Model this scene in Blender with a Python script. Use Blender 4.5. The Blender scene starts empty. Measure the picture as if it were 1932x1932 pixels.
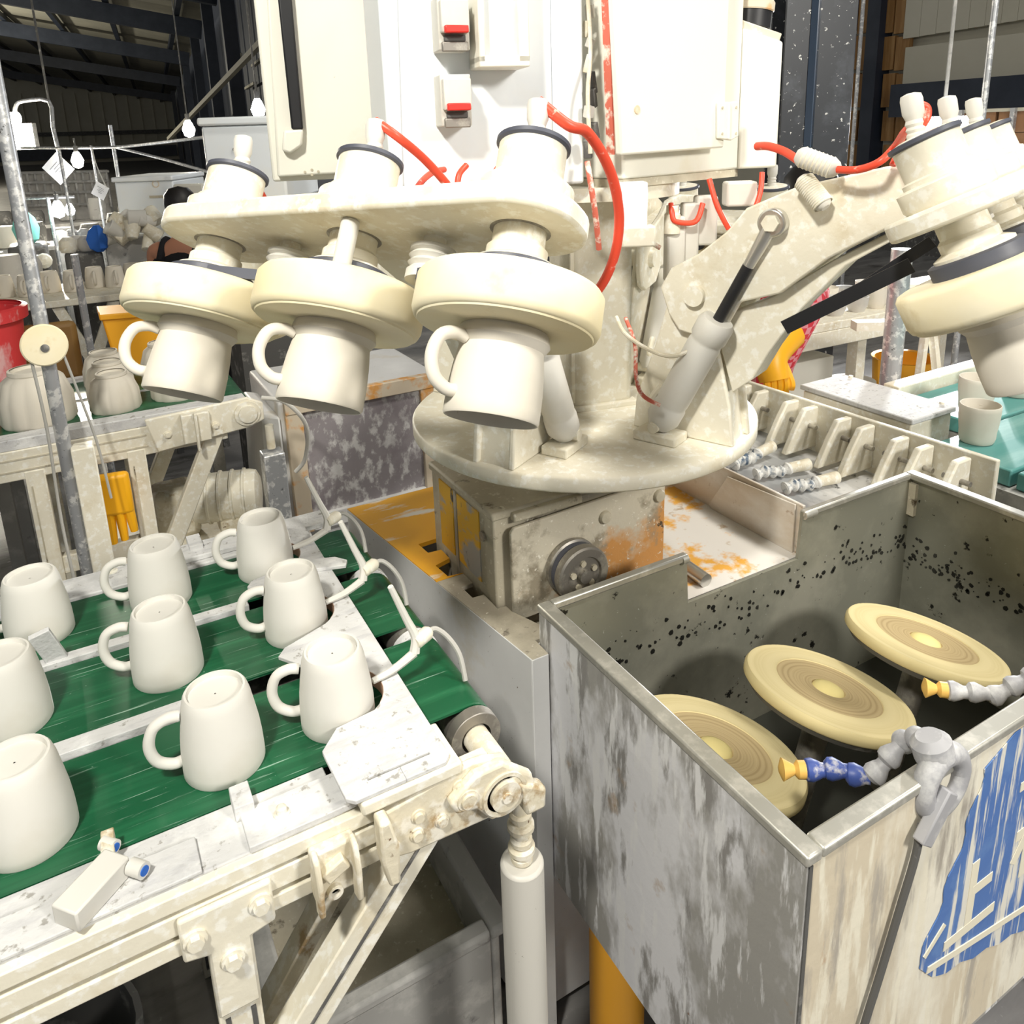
import bpy, bmesh, math, random
from mathutils import Vector, Matrix
random.seed(7)
S = bpy.context.scene
COL = S.collection
PI = math.pi
# ------------------------------------------------------------------ camera
F, PITCH, ROLL, YAW, CX, CY = 1495.7, math.radians(14.77), math.radians(-1.865), math.radians(28.936), 966.0, 644.0
CAM = Vector((0, 0, 1.55))
fw = Vector((math.sin(YAW)*math.cos(PITCH), math.cos(YAW)*math.cos(PITCH), -math.sin(PITCH)))
rt0 = Vector((math.cos(YAW), -math.sin(YAW), 0)); up0 = rt0.cross(fw)
rt = rt0*math.cos(ROLL) + up0*math.sin(ROLL); up = rt.cross(fw)
cd = bpy.data.cameras.new('camera'); co = bpy.data.objects.new('camera', cd); COL.objects.link(co)
co.matrix_world = Matrix(((rt.x, up.x, -fw.x, CAM.x), (rt.y, up.y, -fw.y, CAM.y), (rt.z, up.z, -fw.z, CAM.z), (0, 0, 0, 1)))
cd.sensor_width = 36; cd.sensor_fit = 'HORIZONTAL'; cd.lens = F/1932*36; cd.shift_y = -(966-CY)/1932
cd.clip_start = .02; cd.clip_end = 400
S.camera = co
# ------------------------------------------------------------------ light
S.view_settings.view_transform = 'Standard'; S.view_settings.look = 'None'
S.view_settings.gamma = 1; S.view_settings.use_curve_mapping = False
S.view_settings.exposure = 0.85
w = bpy.data.worlds.new('world'); S.world = w; w.use_nodes = True
w.node_tree.nodes['Background'].inputs[0].default_value = (.96, .98, 1, 1)
w.node_tree.nodes['Background'].inputs[1].default_value = .14
def area(name, loc, target, size, power, col):
    l = bpy.data.lights.new(name, 'AREA'); l.energy = power; l.color = col; l.shape = 'DISK'; l.size = size
    o = bpy.data.objects.new(name, l); COL.objects.link(o); o.location = loc
    o.rotation_euler = (Vector(target)-Vector(loc)).to_track_quat('-Z', 'Y').to_euler()
    return o
area('work_lamp_offscreen', (-.62, -.05, 2.75), (.45, .95, 1.0), .22, 28, (1, .965, .87))
area('aisle_lamp_offscreen', (1.6, -2.5, 2.9), (.85, .9, .85), .7, 58, (1, .96, .88))
area('hall_lamp_right_offscreen', (2.6, .2, 4.6), (1.6, 1.4, .8), .8, 60, (1, .95, .85))
for nm_, u_, w__, p_ in (('bay_lamp_near_offscreen', 24, -5, 260), ('bay_lamp_far_offscreen', 36, -7, 520)):
    l = bpy.data.lights.new(nm_, 'POINT'); l.energy = p_; l.color = (1, .93, .76); l.shadow_soft_size = .3
    o = bpy.data.objects.new(nm_, l); COL.objects.link(o); o.location = (u_*.0995+w__*.995, u_*.995-w__*.0995, 3.6)
# pixel of the photograph -> point of the place (on a level, on a plane, at a depth)
def ray(px, py): return rt*((px-CX)/F) + up*(-(py-CY)/F) + fw
def Z(px, py, z): d = ray(px, py); return CAM + d*((z-CAM.z)/d.z)
def XP(px, py, x): d = ray(px, py); return CAM + d*(x/d.x)
def YP(px, py, y): d = ray(px, py); return CAM + d*(y/d.y)
def D(px, py, t): return CAM + ray(px, py)*t
def PL(px, py, p0, n): d = ray(px, py); return CAM + d*((Vector(p0)-CAM).dot(n)/d.dot(n))
# ------------------------------------------------------------------ materials
MATS = {}
def mat(name, base, rough=.6, metal=0, layers=(), bump=None, emit=0, spec=.5, coat=0):
    if name in MATS: return MATS[name]
    m = bpy.data.materials.new(name); m.use_nodes = True; nt = m.node_tree; N = nt.nodes; L = nt.links
    b = N['Principled BSDF']; b.inputs['Roughness'].default_value = rough; b.inputs['Metallic'].default_value = metal
    b.inputs['Specular IOR Level'].default_value = spec; b.inputs['Coat Weight'].default_value = coat
    c4 = lambda c: (*c, 1)
    b.inputs['Base Color'].default_value = c4(base)
    tc = N.new('ShaderNodeTexCoord'); last = None
    for ly in layers:
        col, scale, lo, hi = ly[:4]; st = ly[4] if len(ly) > 4 else (1, 1, 1); off = ly[5] if len(ly) > 5 else 0
        mp = N.new('ShaderNodeMapping'); mp.inputs['Scale'].default_value = st; mp.inputs['Location'].default_value = (off, off*.7, off*.3)
        L.new(tc.outputs['Object'], mp.inputs['Vector'])
        no = N.new('ShaderNodeTexNoise'); no.inputs['Scale'].default_value = scale; no.inputs['Detail'].default_value = 6; no.inputs['Roughness'].default_value = .62
        L.new(mp.outputs[0], no.inputs['Vector'])
        mr = N.new('ShaderNodeMapRange'); mr.inputs[1].default_value = lo; mr.inputs[2].default_value = hi
        L.new(no.outputs[0], mr.inputs[0])
        mx = N.new('ShaderNodeMix'); mx.data_type = 'RGBA'; L.new(mr.outputs[0], mx.inputs[0])
        if last: L.new(last, mx.inputs[6])
        else: mx.inputs[6].default_value = c4(base)
        mx.inputs[7].default_value = c4(col); last = mx.outputs[2]
    if last: L.new(last, b.inputs['Base Color'])
    if bump:
        no = N.new('ShaderNodeTexNoise'); no.inputs['Scale'].default_value = bump[0]; no.inputs['Detail'].default_value = 4
        L.new(tc.outputs['Object'], no.inputs['Vector'])
        bp = N.new('ShaderNodeBump'); bp.inputs['Strength'].default_value = bump[1]; bp.inputs['Distance'].default_value = .004
        L.new(no.outputs[0], bp.inputs['Height']); L.new(bp.outputs[0], b.inputs['Normal'])
    if emit:
        b.inputs['Emission Color'].default_value = c4(base); b.inputs['Emission Strength'].default_value = emit
    MATS[name] = m; return m
def rings(name, base, dark, scale):
    m = bpy.data.materials.new(name); m.use_nodes = True; nt = m.node_tree; N = nt.nodes; L = nt.links
    b = N['Principled BSDF']; b.inputs['Roughness'].default_value = .85; b.inputs['Specular IOR Level'].default_value = .2
    tc = N.new('ShaderNodeTexCoord'); mp = N.new('ShaderNodeMapping'); mp.inputs['Scale'].default_value = (1, 1, 0)
    L.new(tc.outputs['Object'], mp.inputs[0])
    ln = N.new('ShaderNodeVectorMath'); ln.operation = 'LENGTH'; L.new(mp.outputs[0], ln.inputs[0])
    no = N.new('ShaderNodeTexNoise'); no.noise_dimensions = '1D'; no.inputs['Scale'].default_value = scale; no.inputs['Detail'].default_value = 5
    L.new(ln.outputs['Value'], no.inputs['W'])
    mr = N.new('ShaderNodeMapRange'); mr.inputs[1].default_value = .42; mr.inputs[2].default_value = .68; L.new(no.outputs[0], mr.inputs[0])
    mx = N.new('ShaderNodeMix'); mx.data_type = 'RGBA'; L.new(mr.outputs[0], mx.inputs[0]); mx.inputs[6].default_value = (*base, 1); mx.inputs[7].default_value = (*dark, 1)
    L.new(mx.outputs[2], b.inputs['Base Color']); MATS[name] = m; return m
CREAM = (.80, .75, .60); WHITE = (.60, .60, .60)
M_cream = mat('cream_paint', (.77, .725, .60), .55, layers=[((.64, .56, .40), 12, .56, .74), ((.86, .84, .76), 60, .52, .62)], bump=(90, .15))
M_creamd = mat('cream_paint_rusty', (.68, .62, .48), .6, layers=[((.42, .30, .16), 14, .58, .66), ((.80, .76, .66), 45, .5, .6), ((.16, .09, .04), 30, .69, .72)], bump=(90, .25))
M_white = mat('white_slip_dust', WHITE, .8, layers=[((.52, .52, .53), 16, .52, .62, (1, 4, 1)), ((.34, .33, .31), 70, .60, .66), ((.80, .80, .79), 9, .55, .7)], bump=(120, .35))
M_cab = mat('cabinet_enamel', (.84, .82, .73), .42, layers=[((.74, .66, .45), 3, .58, .78), ((.40, .28, .14), 26, .74, .77)])
M_cabw = mat('cabinet_white', (.80, .84, .87), .38, layers=[((.84, .82, .74), 2.5, .5, .75)])
M_belt = mat('green_belt', (.006, .085, .034), .34, layers=[((.02, .15, .065), 14, .5, .72, (.12, 3, 1)), ((.30, .45, .36), 70, .62, .70, (.1, 3, 1)), ((.35, .48, .40), 150, .71, .74)])
M_teal = mat('teal_belt', (.10, .32, .30), .4, layers=[((.25, .48, .45), 6, .45, .7, (.3, 2, 1))])
M_galv = mat('tank_outside', (.38, .37, .35), .5, .2, layers=[((.78, .78, .81), 6, .46, .56, (1, 1, .5)), ((.30, .29, .28), 22, .55, .63, (1, 1, .28)), ((.82, .82, .83), 34, .54, .60, (1, 1, .16)), ((.40, .26, .13), 9, .62, .74), ((.24, .11, .04), 30, .71, .74)], bump=(60, .2))
M_galvr = mat('tank_rim_steel', (.50, .49, .44), .38, .6, layers=[((.68, .66, .60), 30, .5, .65)])
M_tin = mat('tank_inside', (.27, .27, .22), .42, .35, layers=[((.40, .39, .32), 5, .45, .65), ((.015, .014, .012), 26, .63, .66), ((.55, .55, .52), 120, .69, .72)])
M_tfront = mat('tank_front_slip', (.66, .58, .44), .6, layers=[((.84, .80, .68), 7, .44, .56, (1, 1, .3)), ((.44, .40, .34), 12, .53, .64, (2, 1, .35)), ((.82, .77, .63), 36, .52, .60, (1, 1, .14)), ((.44, .20, .05), 8, .68, .74, (2, 1, .6))], bump=(50, .2))
M_blue = mat('blue_print', (.07, .17, .46), .55, layers=[((.14, .27, .55), 10, .5, .7), ((.76, .74, .66), 22, .52, .58, (2, 1, .16)), ((.80, .78, .72), 5, .58, .66, (1, 1, .5))])
M_blackw = mat('dark_water', (.035, .036, .030), .2, spec=.3)
M_foam = mat('foam_cream', (.80, .70, .45), .85, layers=[((.84, .77, .58), 5, .4, .65), ((.66, .54, .30), 12, .6, .75)], spec=.25)
M_foam_shade = mat('foam_face_shaded', (.62, .53, .36), .85, layers=[((.74, .67, .52), 30, .5, .66), ((.50, .41, .26), 16, .55, .7)], spec=.25)  # foam colour toned down for the shaded wheel underside
M_ring1 = rings('wet_foam_outer', (.74, .64, .37), (.66, .56, .30), 60)
M_ring2 = rings('wet_foam_inner', (.52, .41, .23), (.42, .32, .17), 220)
M_boss = mat('foam_boss', (.80, .68, .30), .8)
M_clay = mat('dry_clay', (.70, .655, .57), .82, layers=[((.65, .60, .50), 10, .5, .75), ((.52, .43, .33), 70, .74, .77)], spec=.25)
M_clayw = mat('white_clay', (.66, .645, .60), .78, layers=[((.62, .59, .52), 7, .5, .75), ((.60, .52, .42), 60, .75, .78)], spec=.25)
M_clayg = mat('grey_clay', (.55, .53, .49), .85, layers=[((.66, .64, .60), 8, .45, .7)])
M_red = mat('red_hose', (.80, .075, .035), .4, layers=[((.86, .55, .45), 60, .62, .72)])
M_redd = mat('red_wire_dusty', (.62, .14, .09), .6, layers=[((.80, .72, .62), 50, .5, .6)])
M_rub = mat('black_rubber', (.012, .012, .014), .45)
M_slate = mat('slate_belt', (.07, .075, .10), .5)
M_steel = mat('bright_steel', (.62, .61, .58), .3, .9)
M_steeld = mat('dull_steel', (.30, .28, .25), .45, .7, layers=[((.55, .52, .45), 30, .5, .65)])
M_yel = mat('yellow_paint_worn', (.80, .40, .02), .5, layers=[((.72, .33, .02), 5, .5, .7), ((.76, .72, .64), 9, .56, .64, (.6, 2, 1))])
M_yel2 = mat('yellow_paint', (.78, .36, .02), .45)
M_gear = mat('gearbox_grime', (.50, .45, .34), .65, layers=[((.62, .57, .45), 8, .45, .65), ((.10, .075, .045), 18, .60, .68), ((.70, .66, .55), 90, .6, .66)], bump=(70, .3))
M_gearf = mat('gearbox_plate', (.60, .55, .44), .6, layers=[((.62, .30, .09), 4.5, .52, .60), ((.30, .26, .19), 12, .56, .66), ((.80, .76, .66), 110, .62, .68), ((.07, .05, .03), 22, .68, .72)], bump=(70, .3))
M_yg = mat('yellow_grey_wear', (.78, .45, .03), .55, layers=[((.40, .39, .37), 6, .50, .56, (1, 1, 2)), ((.12, .11, .10), 35, .62, .67, (1, 1, .4))])
M_grimy = mat('grimy_top', (.36, .32, .25), .75, layers=[((.55, .50, .40), 9, .45, .65), ((.12, .10, .08), 30, .62, .7), ((.70, .66, .58), 100, .64, .70)], bump=(80, .3))
M_pside = mat('panel_speckled', (.72, .72, .72), .5, layers=[((.80, .80, .80), 6, .4, .7), ((.16, .13, .10), 100, .68, .71), ((.62, .55, .42), 4, .58, .75)])
M_pan = mat('pan_stained', (.64, .56, .46), .4, .3, layers=[((.76, .72, .66), 6, .45, .65, (1, 1, 2)), ((.38, .26, .16), 20, .63, .70)])
M_panf = mat('pan_floor_rust', (.72, .69, .65), .6, layers=[((.74, .38, .06), 7, .54, .60), ((.46, .34, .22), 20, .62, .70)])
M_plank = mat('wet_plank', (.42, .43, .44), .4, .2, layers=[((.74, .74, .74), 9, .48, .6, (1, .4, 1)), ((.10, .10, .10), 16, .62, .68)])
M_wrap = mat('slip_wrapped_hose', (.70, .70, .68), .7, layers=[((.12, .17, .24), 40, .52, .58), ((.80, .79, .76), 14, .5, .6)], bump=(120, .5))
M_lock = mat('segment_grey', (.38, .38, .40), .55, layers=[((.58, .58, .58), 30, .5, .65)])
M_lockb = mat('segment_blue', (.05, .09, .33), .45, layers=[((.45, .45, .50), 50, .55, .65)])
M_noz = mat('nozzle_orange', (.78, .48, .12), .5)
M_navy = mat('navy_steel', (.022, .03, .05), .5, layers=[((.04, .05, .075), 2, .4, .7)])
M_navys = mat('column_steel', (.028, .031, .038), .4, layers=[((.75, .75, .72), 44, .64, .66), ((.10, .11, .13), 3, .5, .7)])
M_colb = mat('column_sheen', (.05, .075, .12), .22)  # bluer, lighter tone that stands in for reflected light
M_roof = mat('roof_sheet', (.36, .35, .29), .6, layers=[((.44, .42, .34), 1.2, .4, .7)])
M_wallb = mat('wall_beige', (.58, .55, .44), .7, layers=[((.64, .61, .51), .6, .4, .7)])
M_brown = mat('brown_panel', (.30, .15, .045), .55, layers=[((.42, .24, .09), 5, .45, .65, (3, 3, .3))])
M_floor = mat('concrete_floor', (.20, .195, .19), .5, layers=[((.33, .32, .31), 2.2, .48, .66, (.6, 2.5, 1)), ((.09, .085, .08), 3.5, .56, .68, (.7, 2, 1)), ((.46, .44, .42), 30, .64, .72)])
M_dark = mat('dark_void', (.012, .011, .010), .9)
M_dgrey = mat('dusty_dark_grey', (.10, .098, .094), .8, layers=[((.34, .33, .31), 16, .54, .68)])
M_grey = mat('machine_grey', (.38, .375, .36), .65, layers=[((.60, .59, .56), 9, .5, .65), ((.16, .155, .15), 20, .6, .7)])
M_print = mat('slurry_panel', (.34, .31, .33), .6, layers=[((.74, .73, .73), 26, .50, .60, (1, 1, .6)), ((.22, .19, .21), 5, .5, .7)])
M_orfr = mat('orange_frame_worn', (.72, .62, .48), .6, layers=[((.74, .36, .10), 11, .52, .62)])
M_glove = mat('yellow_rubber_glove', (.86, .42, .01), .4)
M_plred = mat('red_plastic', (.66, .045, .05), .45, layers=[((.72, .42, .42), 12, .50, .62, (1, 1, .5))])
M_orpl = mat('orange_plastic', (.86, .40, .015), .5, layers=[((.86, .60, .26), 24, .66, .70)])
M_skin = mat('skin', (.50, .23, .14), .6)
M_hair = mat('black_hair', (.012, .010, .010), .5)
M_blk = mat('black_cloth', (.010, .010, .013), .9)
M_bluecl = mat('blue_cloth', (.02, .12, .50), .8)
M_tealcl = mat('teal_cloth', (.18, .52, .46), .8)
M_card = mat('cardboard', (.34, .18, .09), .8, layers=[((.42, .25, .14), 6, .45, .65)])
M_paper = mat('paper', (.72, .72, .74), .8)
M_ink = mat('ink', (.20, .21, .24), .8)
M_lamp = mat('lamp_glow', (1, .93, .78), .5, emit=26)
M_lampw = mat('lamp_glow_white', (.95, .98, 1), .5, emit=26)
M_pole = mat('galvanised_pole', (.42, .43, .45), .4, .5, layers=[((.78, .78, .77), 40, .52, .60), ((.10, .10, .10), 90, .64, .68)])
M_cable = mat('grey_cable', (.42, .41, .38), .6)
M_brass = mat('tan_insert', (.44, .28, .20), .6)
M_sred = mat('switch_red', (.75, .03, .02), .4)
M_wood = mat('brown_tray', (.20, .115, .03), .6)
def plaid():
    m = bpy.data.materials.new('red_plaid'); m.use_nodes = True; nt = m.node_tree; N = nt.nodes; L = nt.links
    b = N['Principled BSDF']; b.inputs['Roughness'].default_value = .8
    tc = N.new('ShaderNodeTexCoord'); ck = N.new('ShaderNodeTexChecker'); ck.inputs['Scale'].default_value = 44
    ck.inputs['Color1'].default_value = (.58, .03, .05, 1); ck.inputs['Color2'].default_value = (.70, .26, .30, 1)
    L.new(tc.outputs['Object'], ck.inputs['Vector']); L.new(ck.outputs[0], b.inputs['Base Color']); return m
M_plaid = plaid()
M_strut = mat('strut_paint', (.62, .60, .55), .45, layers=[((.40, .28, .17), 10, .58, .70, (1, 1, .2)), ((.10, .08, .06), 90, .70, .73)])
# ------------------------------------------------------------------ mesh helpers
V = Vector
def basis(d, hint=None):
    d = d.normalized(); h = V(hint) if hint is not None else V((0, 0, 1))
    if abs(d.dot(h)) > .98: h = V((1, 0, 0)) if abs(d.x) < .9 else V((0, 1, 0))
    a = h.cross(d).normalized(); return a, d.cross(a), d
class MB:
    def __init__(s): s.b = bmesh.new()
    def _box(s, c, ax, h):
        vs = [s.b.verts.new(c + ax[0]*(h[0]*i) + ax[1]*(h[1]*j) + ax[2]*(h[2]*k)) for i in (-1, 1) for j in (-1, 1) for k in (-1, 1)]
        for f in ((0, 1, 3, 2), (4, 6, 7, 5), (0, 4, 5, 1), (2, 3, 7, 6), (0, 2, 6, 4), (1, 5, 7, 3)): s.b.faces.new([vs[i] for i in f])
        return s
    def box(s, x0, x1, y0, y1, z0, z1):
        return s._box(V(((x0+x1)/2, (y0+y1)/2, (z0+z1)/2)), (V((1, 0, 0)), V((0, 1, 0)), V((0, 0, 1))), ((x1-x0)/2, (y1-y0)/2, (z1-z0)/2))
    def obox(s, c, ax, size): return s._box(V(c), [V(a) for a in ax], [q/2 for q in size])
    def bar(s, a, b, w, h, hint=None):
        a, b = V(a), V(b); x, y, z = basis(b-a, hint); return s._box((a+b)/2, (x, y, z), (w/2, h/2, (b-a).length/2))
    def cyl(s, a, b, r, r2=None, n=24, cap=True):
        r2 = r if r2 is None else r2; return s.lathe([(r, 0), (r2, (V(b)-V(a)).length)], a, V(b)-V(a), n, cap)
    def lathe(s, prof, o, d, n=32, cap=True, hint=None, mod=None):
        o = V(o); x, y, z = basis(V(d), hint); R = []
        for r, h in prof:
            R.append([s.b.verts.new(o + z*h + (x*math.cos(2*PI*i/n) + y*math.sin(2*PI*i/n))*(r*(mod(2*PI*i/n, h) if mod else 1))) for i in range(n)])
        for p, q in zip(R, R[1:]):
            for i in range(n): s.b.faces.new((p[i], p[(i+1) % n], q[(i+1) % n], q[i]))
        if cap:
            s.b.faces.new(list(reversed(R[0]))); s.b.faces.new(R[-1])
        return s
    def tube(s, pts, r, n=10, smooth=True, k=6, rs=None):
        P = [V(p) for p in pts]
        if smooth and len(P) > 2:
            Q = []
            for i in range(len(P)-1):
                a, b, c, d = P[max(i-1, 0)], P[i], P[i+1], P[min(i+2, len(P)-1)]
                for j in range(k):
                    t = j/k; Q.append(.5*((2*b) + (c-a)*t + (2*a-5*b+4*c-d)*t*t + (3*b-a-3*c+d)*t**3))
            Q.append(P[-1]); P = Q
        T = [(P[min(i+1, len(P)-1)]-P[max(i-1, 0)]).normalized() for i in range(len(P))]
        x = basis(T[0])[0]; R = []
        for i, (p, t) in enumerate(zip(P, T)):
            x = (x - t*x.dot(t)).normalized(); y = t.cross(x); rr = rs(i/(len(P)-1)) if rs else r
            R.append([s.b.verts.new(p + (x*math.cos(2*PI*j/n) + y*math.sin(2*PI*j/n))*rr) for j in range(n)])
        for p, q in zip(R, R[1:]):
            for i in range(n): s.b.faces.new((p[i], p[(i+1) % n], q[(i+1) % n], q[i]))
        s.b.faces.new(list(reversed(R[0]))); s.b.faces.new(R[-1]); return s
    def prism(s, pts, n):     # planar outline (3D points) swept along n
        n = V(n); A = [s.b.verts.new(V(p)) for p in pts]; B = [s.b.verts.new(V(p)+n) for p in pts]; k = len(pts)
        s.b.faces.new(A); s.b.faces.new(list(reversed(B)))
        for i in range(k): s.b.faces.new((A[i], B[i], B[(i+1) % k], A[(i+1) % k]))
        return s
WM = {}
def prop(o, label=None, cat=None, group=None, kind=None):
    for k, v in (('label', label), ('category', cat), ('group', group), ('kind', kind)):
        if v: o[k] = v
    return o
def root(name, loc, label, cat, group=None, M=None):
    o = bpy.data.objects.new(name, None); COL.objects.link(o); o.empty_display_size = .05
    m = M.copy() if M else Matrix.Translation(V(loc)); o.matrix_world = m; WM[o.name] = m
    return prop(o, label, cat, group)
def build(mb, name, m, parent=None, bevel=0, smooth=35, local=False, label=None, seg=2, kind=None):
    bm = mb.b; bmesh.ops.recalc_face_normals(bm, faces=bm.faces)
    if parent is not None and not local: bm.transform(WM[parent.name].inverted())
    off = None
    if parent is None and not local and bm.verts:
        lo = V([min(v.co[i] for v in bm.verts) for i in range(3)]); hi = V([max(v.co[i] for v in bm.verts) for i in range(3)])
        off = V(((lo.x+hi.x)/2, (lo.y+hi.y)/2, lo.z)); bm.transform(Matrix.Translation(-off))
    me = bpy.data.meshes.new(name); bm.to_mesh(me); bm.free()
    me.materials.append(m)
    if smooth:
        for p in me.polygons: p.use_smooth = True
        me.set_sharp_from_angle(angle=math.radians(smooth))
    o = bpy.data.objects.new(name, me); COL.objects.link(o)
    if parent is not None: o.parent = parent; WM[o.name] = WM[parent.name]
    elif off is not None: o.location = off; WM[o.name] = Matrix.Translation(off)
    else: WM[o.name] = Matrix.Identity(4)
    if bevel:
        md = o.modifiers.new('bevel', 'BEVEL'); md.width = bevel; md.segments = seg; md.limit_method = 'ANGLE'; md.angle_limit = math.radians(40)
    return prop(o, label, kind=kind)
def one(mb, name, m, label, cat, group=None, **k): return prop(build(mb, name, m, **k), label, cat, group)
def struct(mb, name, m, **k): return prop(build(mb, name, m, **k), kind='structure')
def dup(o, M, label=None, group=None):
    c = o.copy(); COL.objects.link(c); c.matrix_world = M; WM[c.name] = M
    if label: c['label'] = label
    if group: c['group'] = group
    for ch in list(o.children):
        d = ch.copy(); COL.objects.link(d); d.parent = c
        for g in list(ch.children):
            e = g.copy(); COL.objects.link(e); e.parent = d
    return c
def bolt(parent, p, n, r, h, m=M_cream, name='bolt', hexn=6):
    n = V(n).normalized(); mb = MB(); mb.cyl(p, V(p)+n*h*.35, r*1.45, n=20); mb.cyl(V(p)+n*h*.3, V(p)+n*h, r, n=hexn)
    return build(mb, name, m, parent)
# ================================================================== the hall
HU = V((.1, 1, 0)).normalized(); HW = V((1, -.1, 0)).normalized(); UZ = V((0, 0, 1))
def hall(u, w_, z): return HU*u + HW*w_ + UZ*z
struct(MB().box(-45, 30, -12, 110, -.1, 0), 'floor', M_floor, smooth=0)
EAVE = 5.0
ceil = struct(MB().prism([hall(-6, 2.2, EAVE+.62), hall(90, 2.2, EAVE+.62), hall(90, -24, EAVE+5.0), hall(-6, -24, EAVE+5.0)], (0, 0, .1)), 'ceiling', M_roof, smooth=0)
for i in range(11):
    w_ = 1.2-2.0*i; zz = EAVE+.5+(2.2-w_)*.1672-.1
    build(MB().bar(hall(10, w_, zz), hall(88, w_, zz), .16, .2), 'purlin', M_navy, ceil, smooth=0)
for i, u in enumerate((15, 22, 29, 39, 53, 72)):
    c0, c1 = hall(u, 1.9, EAVE), hall(u, -23, EAVE+4.15)
    build(MB().bar(c0+UZ*.05, c1+UZ*.05, .25, .55, (0, 0, 1)), 'rafter', M_navy, ceil, smooth=0)
wr = struct(MB().prism([hall(17, 2.6, 0), hall(90, 2.6, 0), hall(90, 2.6, 8), hall(17, 2.6, 8)], HW*.1), 'dark_bay_sheet', M_navy, smooth=0)  # navy sheet standing in for the unlit bay beyond the columns
for i, u in enumerate((13.5, 20, 26, 33.5, 43, 55, 70)):
    build(MB().bar(hall(u, 1.9, 0), hall(u, 1.9, EAVE+.5), .3, .42, HU), 'column', M_navy, wr, smooth=0)
for u in (15.2, 17, 22, 24.2, 29, 31, 38, 48, 60):
    build(MB().bar(hall(u, 2.2, 0), hall(u, 2.2, EAVE+.4), .11, .11, HU), 'stud', M_wallb, wr, smooth=0)
for u, z in ((15.2, 2.2), (15.4, 3.1), (17, 2.7), (19, 3.3), (21, 2.9), (23.5, 3.8)):
    build(MB().bar(hall(u, 2.45, z), hall(u+2.1, 2.45, z), .09, .06), 'girt', M_wallb, wr, smooth=0)
build(MB().bar(D(498, 75, 12), D(318, 262, 24), .09, .09), 'brace_pipe', M_wallb, wr, smooth=0)
wf = struct(MB().prism([hall(88, -30, 0), hall(88, 3, 0), hall(88, 3, 9), hall(88, -30, 9)], HU*.2), 'wall_far', M_wallb, smooth=0)
for i in range(22): build(MB().bar(hall(87.95, 1.5-i*1.1, 1.9), hall(87.95, 1.5-i*1.1, 6.4), .05, .1, HU), 'sheet_rib', M_wallb, wf, smooth=0)
build(MB().bar(hall(86, -30, .9), hall(86, 2, .9), .3, 1.0), 'wall_beam', M_navy, wf, smooth=0)
build(MB().bar(hall(86, -30, 2.7), hall(86, 2, 2.7), .2, .35), 'wall_beam', M_dgrey, wf, smooth=0)
# wall on the right with brown sheets, white cladding, steel beam
q0 = D(1560, 100, 10.2); q1 = D(2060, 100, 7.4); q0.z = q1.z = 0
wd = (q1-q0).normalized(); wn = V((wd.y, -wd.x, 0)); wn = wn if wn.dot(CAM-q0) > 0 else -wn
w2 = struct(MB().prism([q0-wd*14-wn*.12, q1+wd*3-wn*.12, q1+wd*3+UZ*7-wn*.12, q0-wd*14+UZ*7-wn*.12], -wn*.1), 'wall_back', M_wallb, smooth=0)
def on2(px, py, off=0): return PL(px, py, q0+wn*off, wn)
def panel2(x0, y0, x1, y1, m, name, th=.06, off=0):
    a, b = on2(x0, (y0+y1)/2), on2(x1, (y0+y1)/2); zt = on2((x0+x1)/2, y0).z; zb = on2((x0+x1)/2, y1).z
    zb = max(zb, 0); a.z = b.z = zb; return build(MB().prism([a+wn*off, b+wn*off, b+wn*off+UZ*(zt-zb), a+wn*off+UZ*(zt-zb)], -wn*th), name, m, w2, smooth=0)
rows = (-80, -10, 66, 136, 206, 270, 345)
for a, b in zip(rows, rows[1:]):
    for x0, x1 in ((1566, 1592), (1597, 1617), (1620, 1640), (1664, 1686), (1689, 1714)):
        panel2(x0, a+3, x1, b-4, M_brown, 'brown_sheet')
panel2(1640, -90, 1664, 350, M_navy, 'wall_post', .3, .1)
for x in range(8): panel2(1716+x*31, -120, 1716+x*31+30, 70-x*5, M_wallb, 'cladding_strip', .05, .03)
panel2(1712, 74, 1968, 160, M_wallb, 'cladding_sheet', .05, .05)
panel2(1708, 150, 1968, 216, M_navy, 'wall_beam', .3, .25)
panel2(1566, 350, 1990, 520, M_dgrey, 'wall_skirt', .06, 0)

# ================================================================== front belt conveyor
BZ = .862
cv = root('belt_conveyor', (-.2, 1.03, 0), 'cream belt conveyor with three green belts carrying upturned mugs', 'conveyor')
belts = ((.767, .930), (.966, 1.128), (1.156, 1.302))
RX, RZ, RR = .345, .829, .033
def belt_mesh(y0, y1, x0, rx, rz, rr, th=.0035, seg=12):
    mb = MB(); prof = [(x0, rz+rr), (rx-.1, rz+rr)]
    for i in range(seg+1): a = PI/2-PI*i/seg; prof.append((rx+math.cos(a)*rr, rz+math.sin(a)*rr))
    prof += [(rx-.1, rz-rr), (x0, rz-rr)]
    inn = [(x0, rz-rr+th)] + [(rx-.1, rz-rr+th)] + [(rx+math.cos(-PI/2+PI*i/seg)*(rr-th), rz+math.sin(-PI/2+PI*i/seg)*(rr-th)) for i in range(seg+1)] + [(rx-.1, rz+rr-th), (x0, rz+rr-th)]
    return mb.prism([V((x, y0, z)) for x, z in prof+inn], (0, y1-y0, 0))
for y0, y1 in belts: build(belt_mesh(y0, y1, -1.1, RX, RZ, RR), 'belt', M_belt, cv)
build(MB().box(-1.1, .27, .76, 1.31, RZ-.026, RZ-.008), 'bed_plate', M_dgrey, cv)
build(MB().cyl((RX, .765, RZ), (RX, 1.31, RZ), RR-.004, n=32), 'end_roller', M_steeld, cv)
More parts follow.
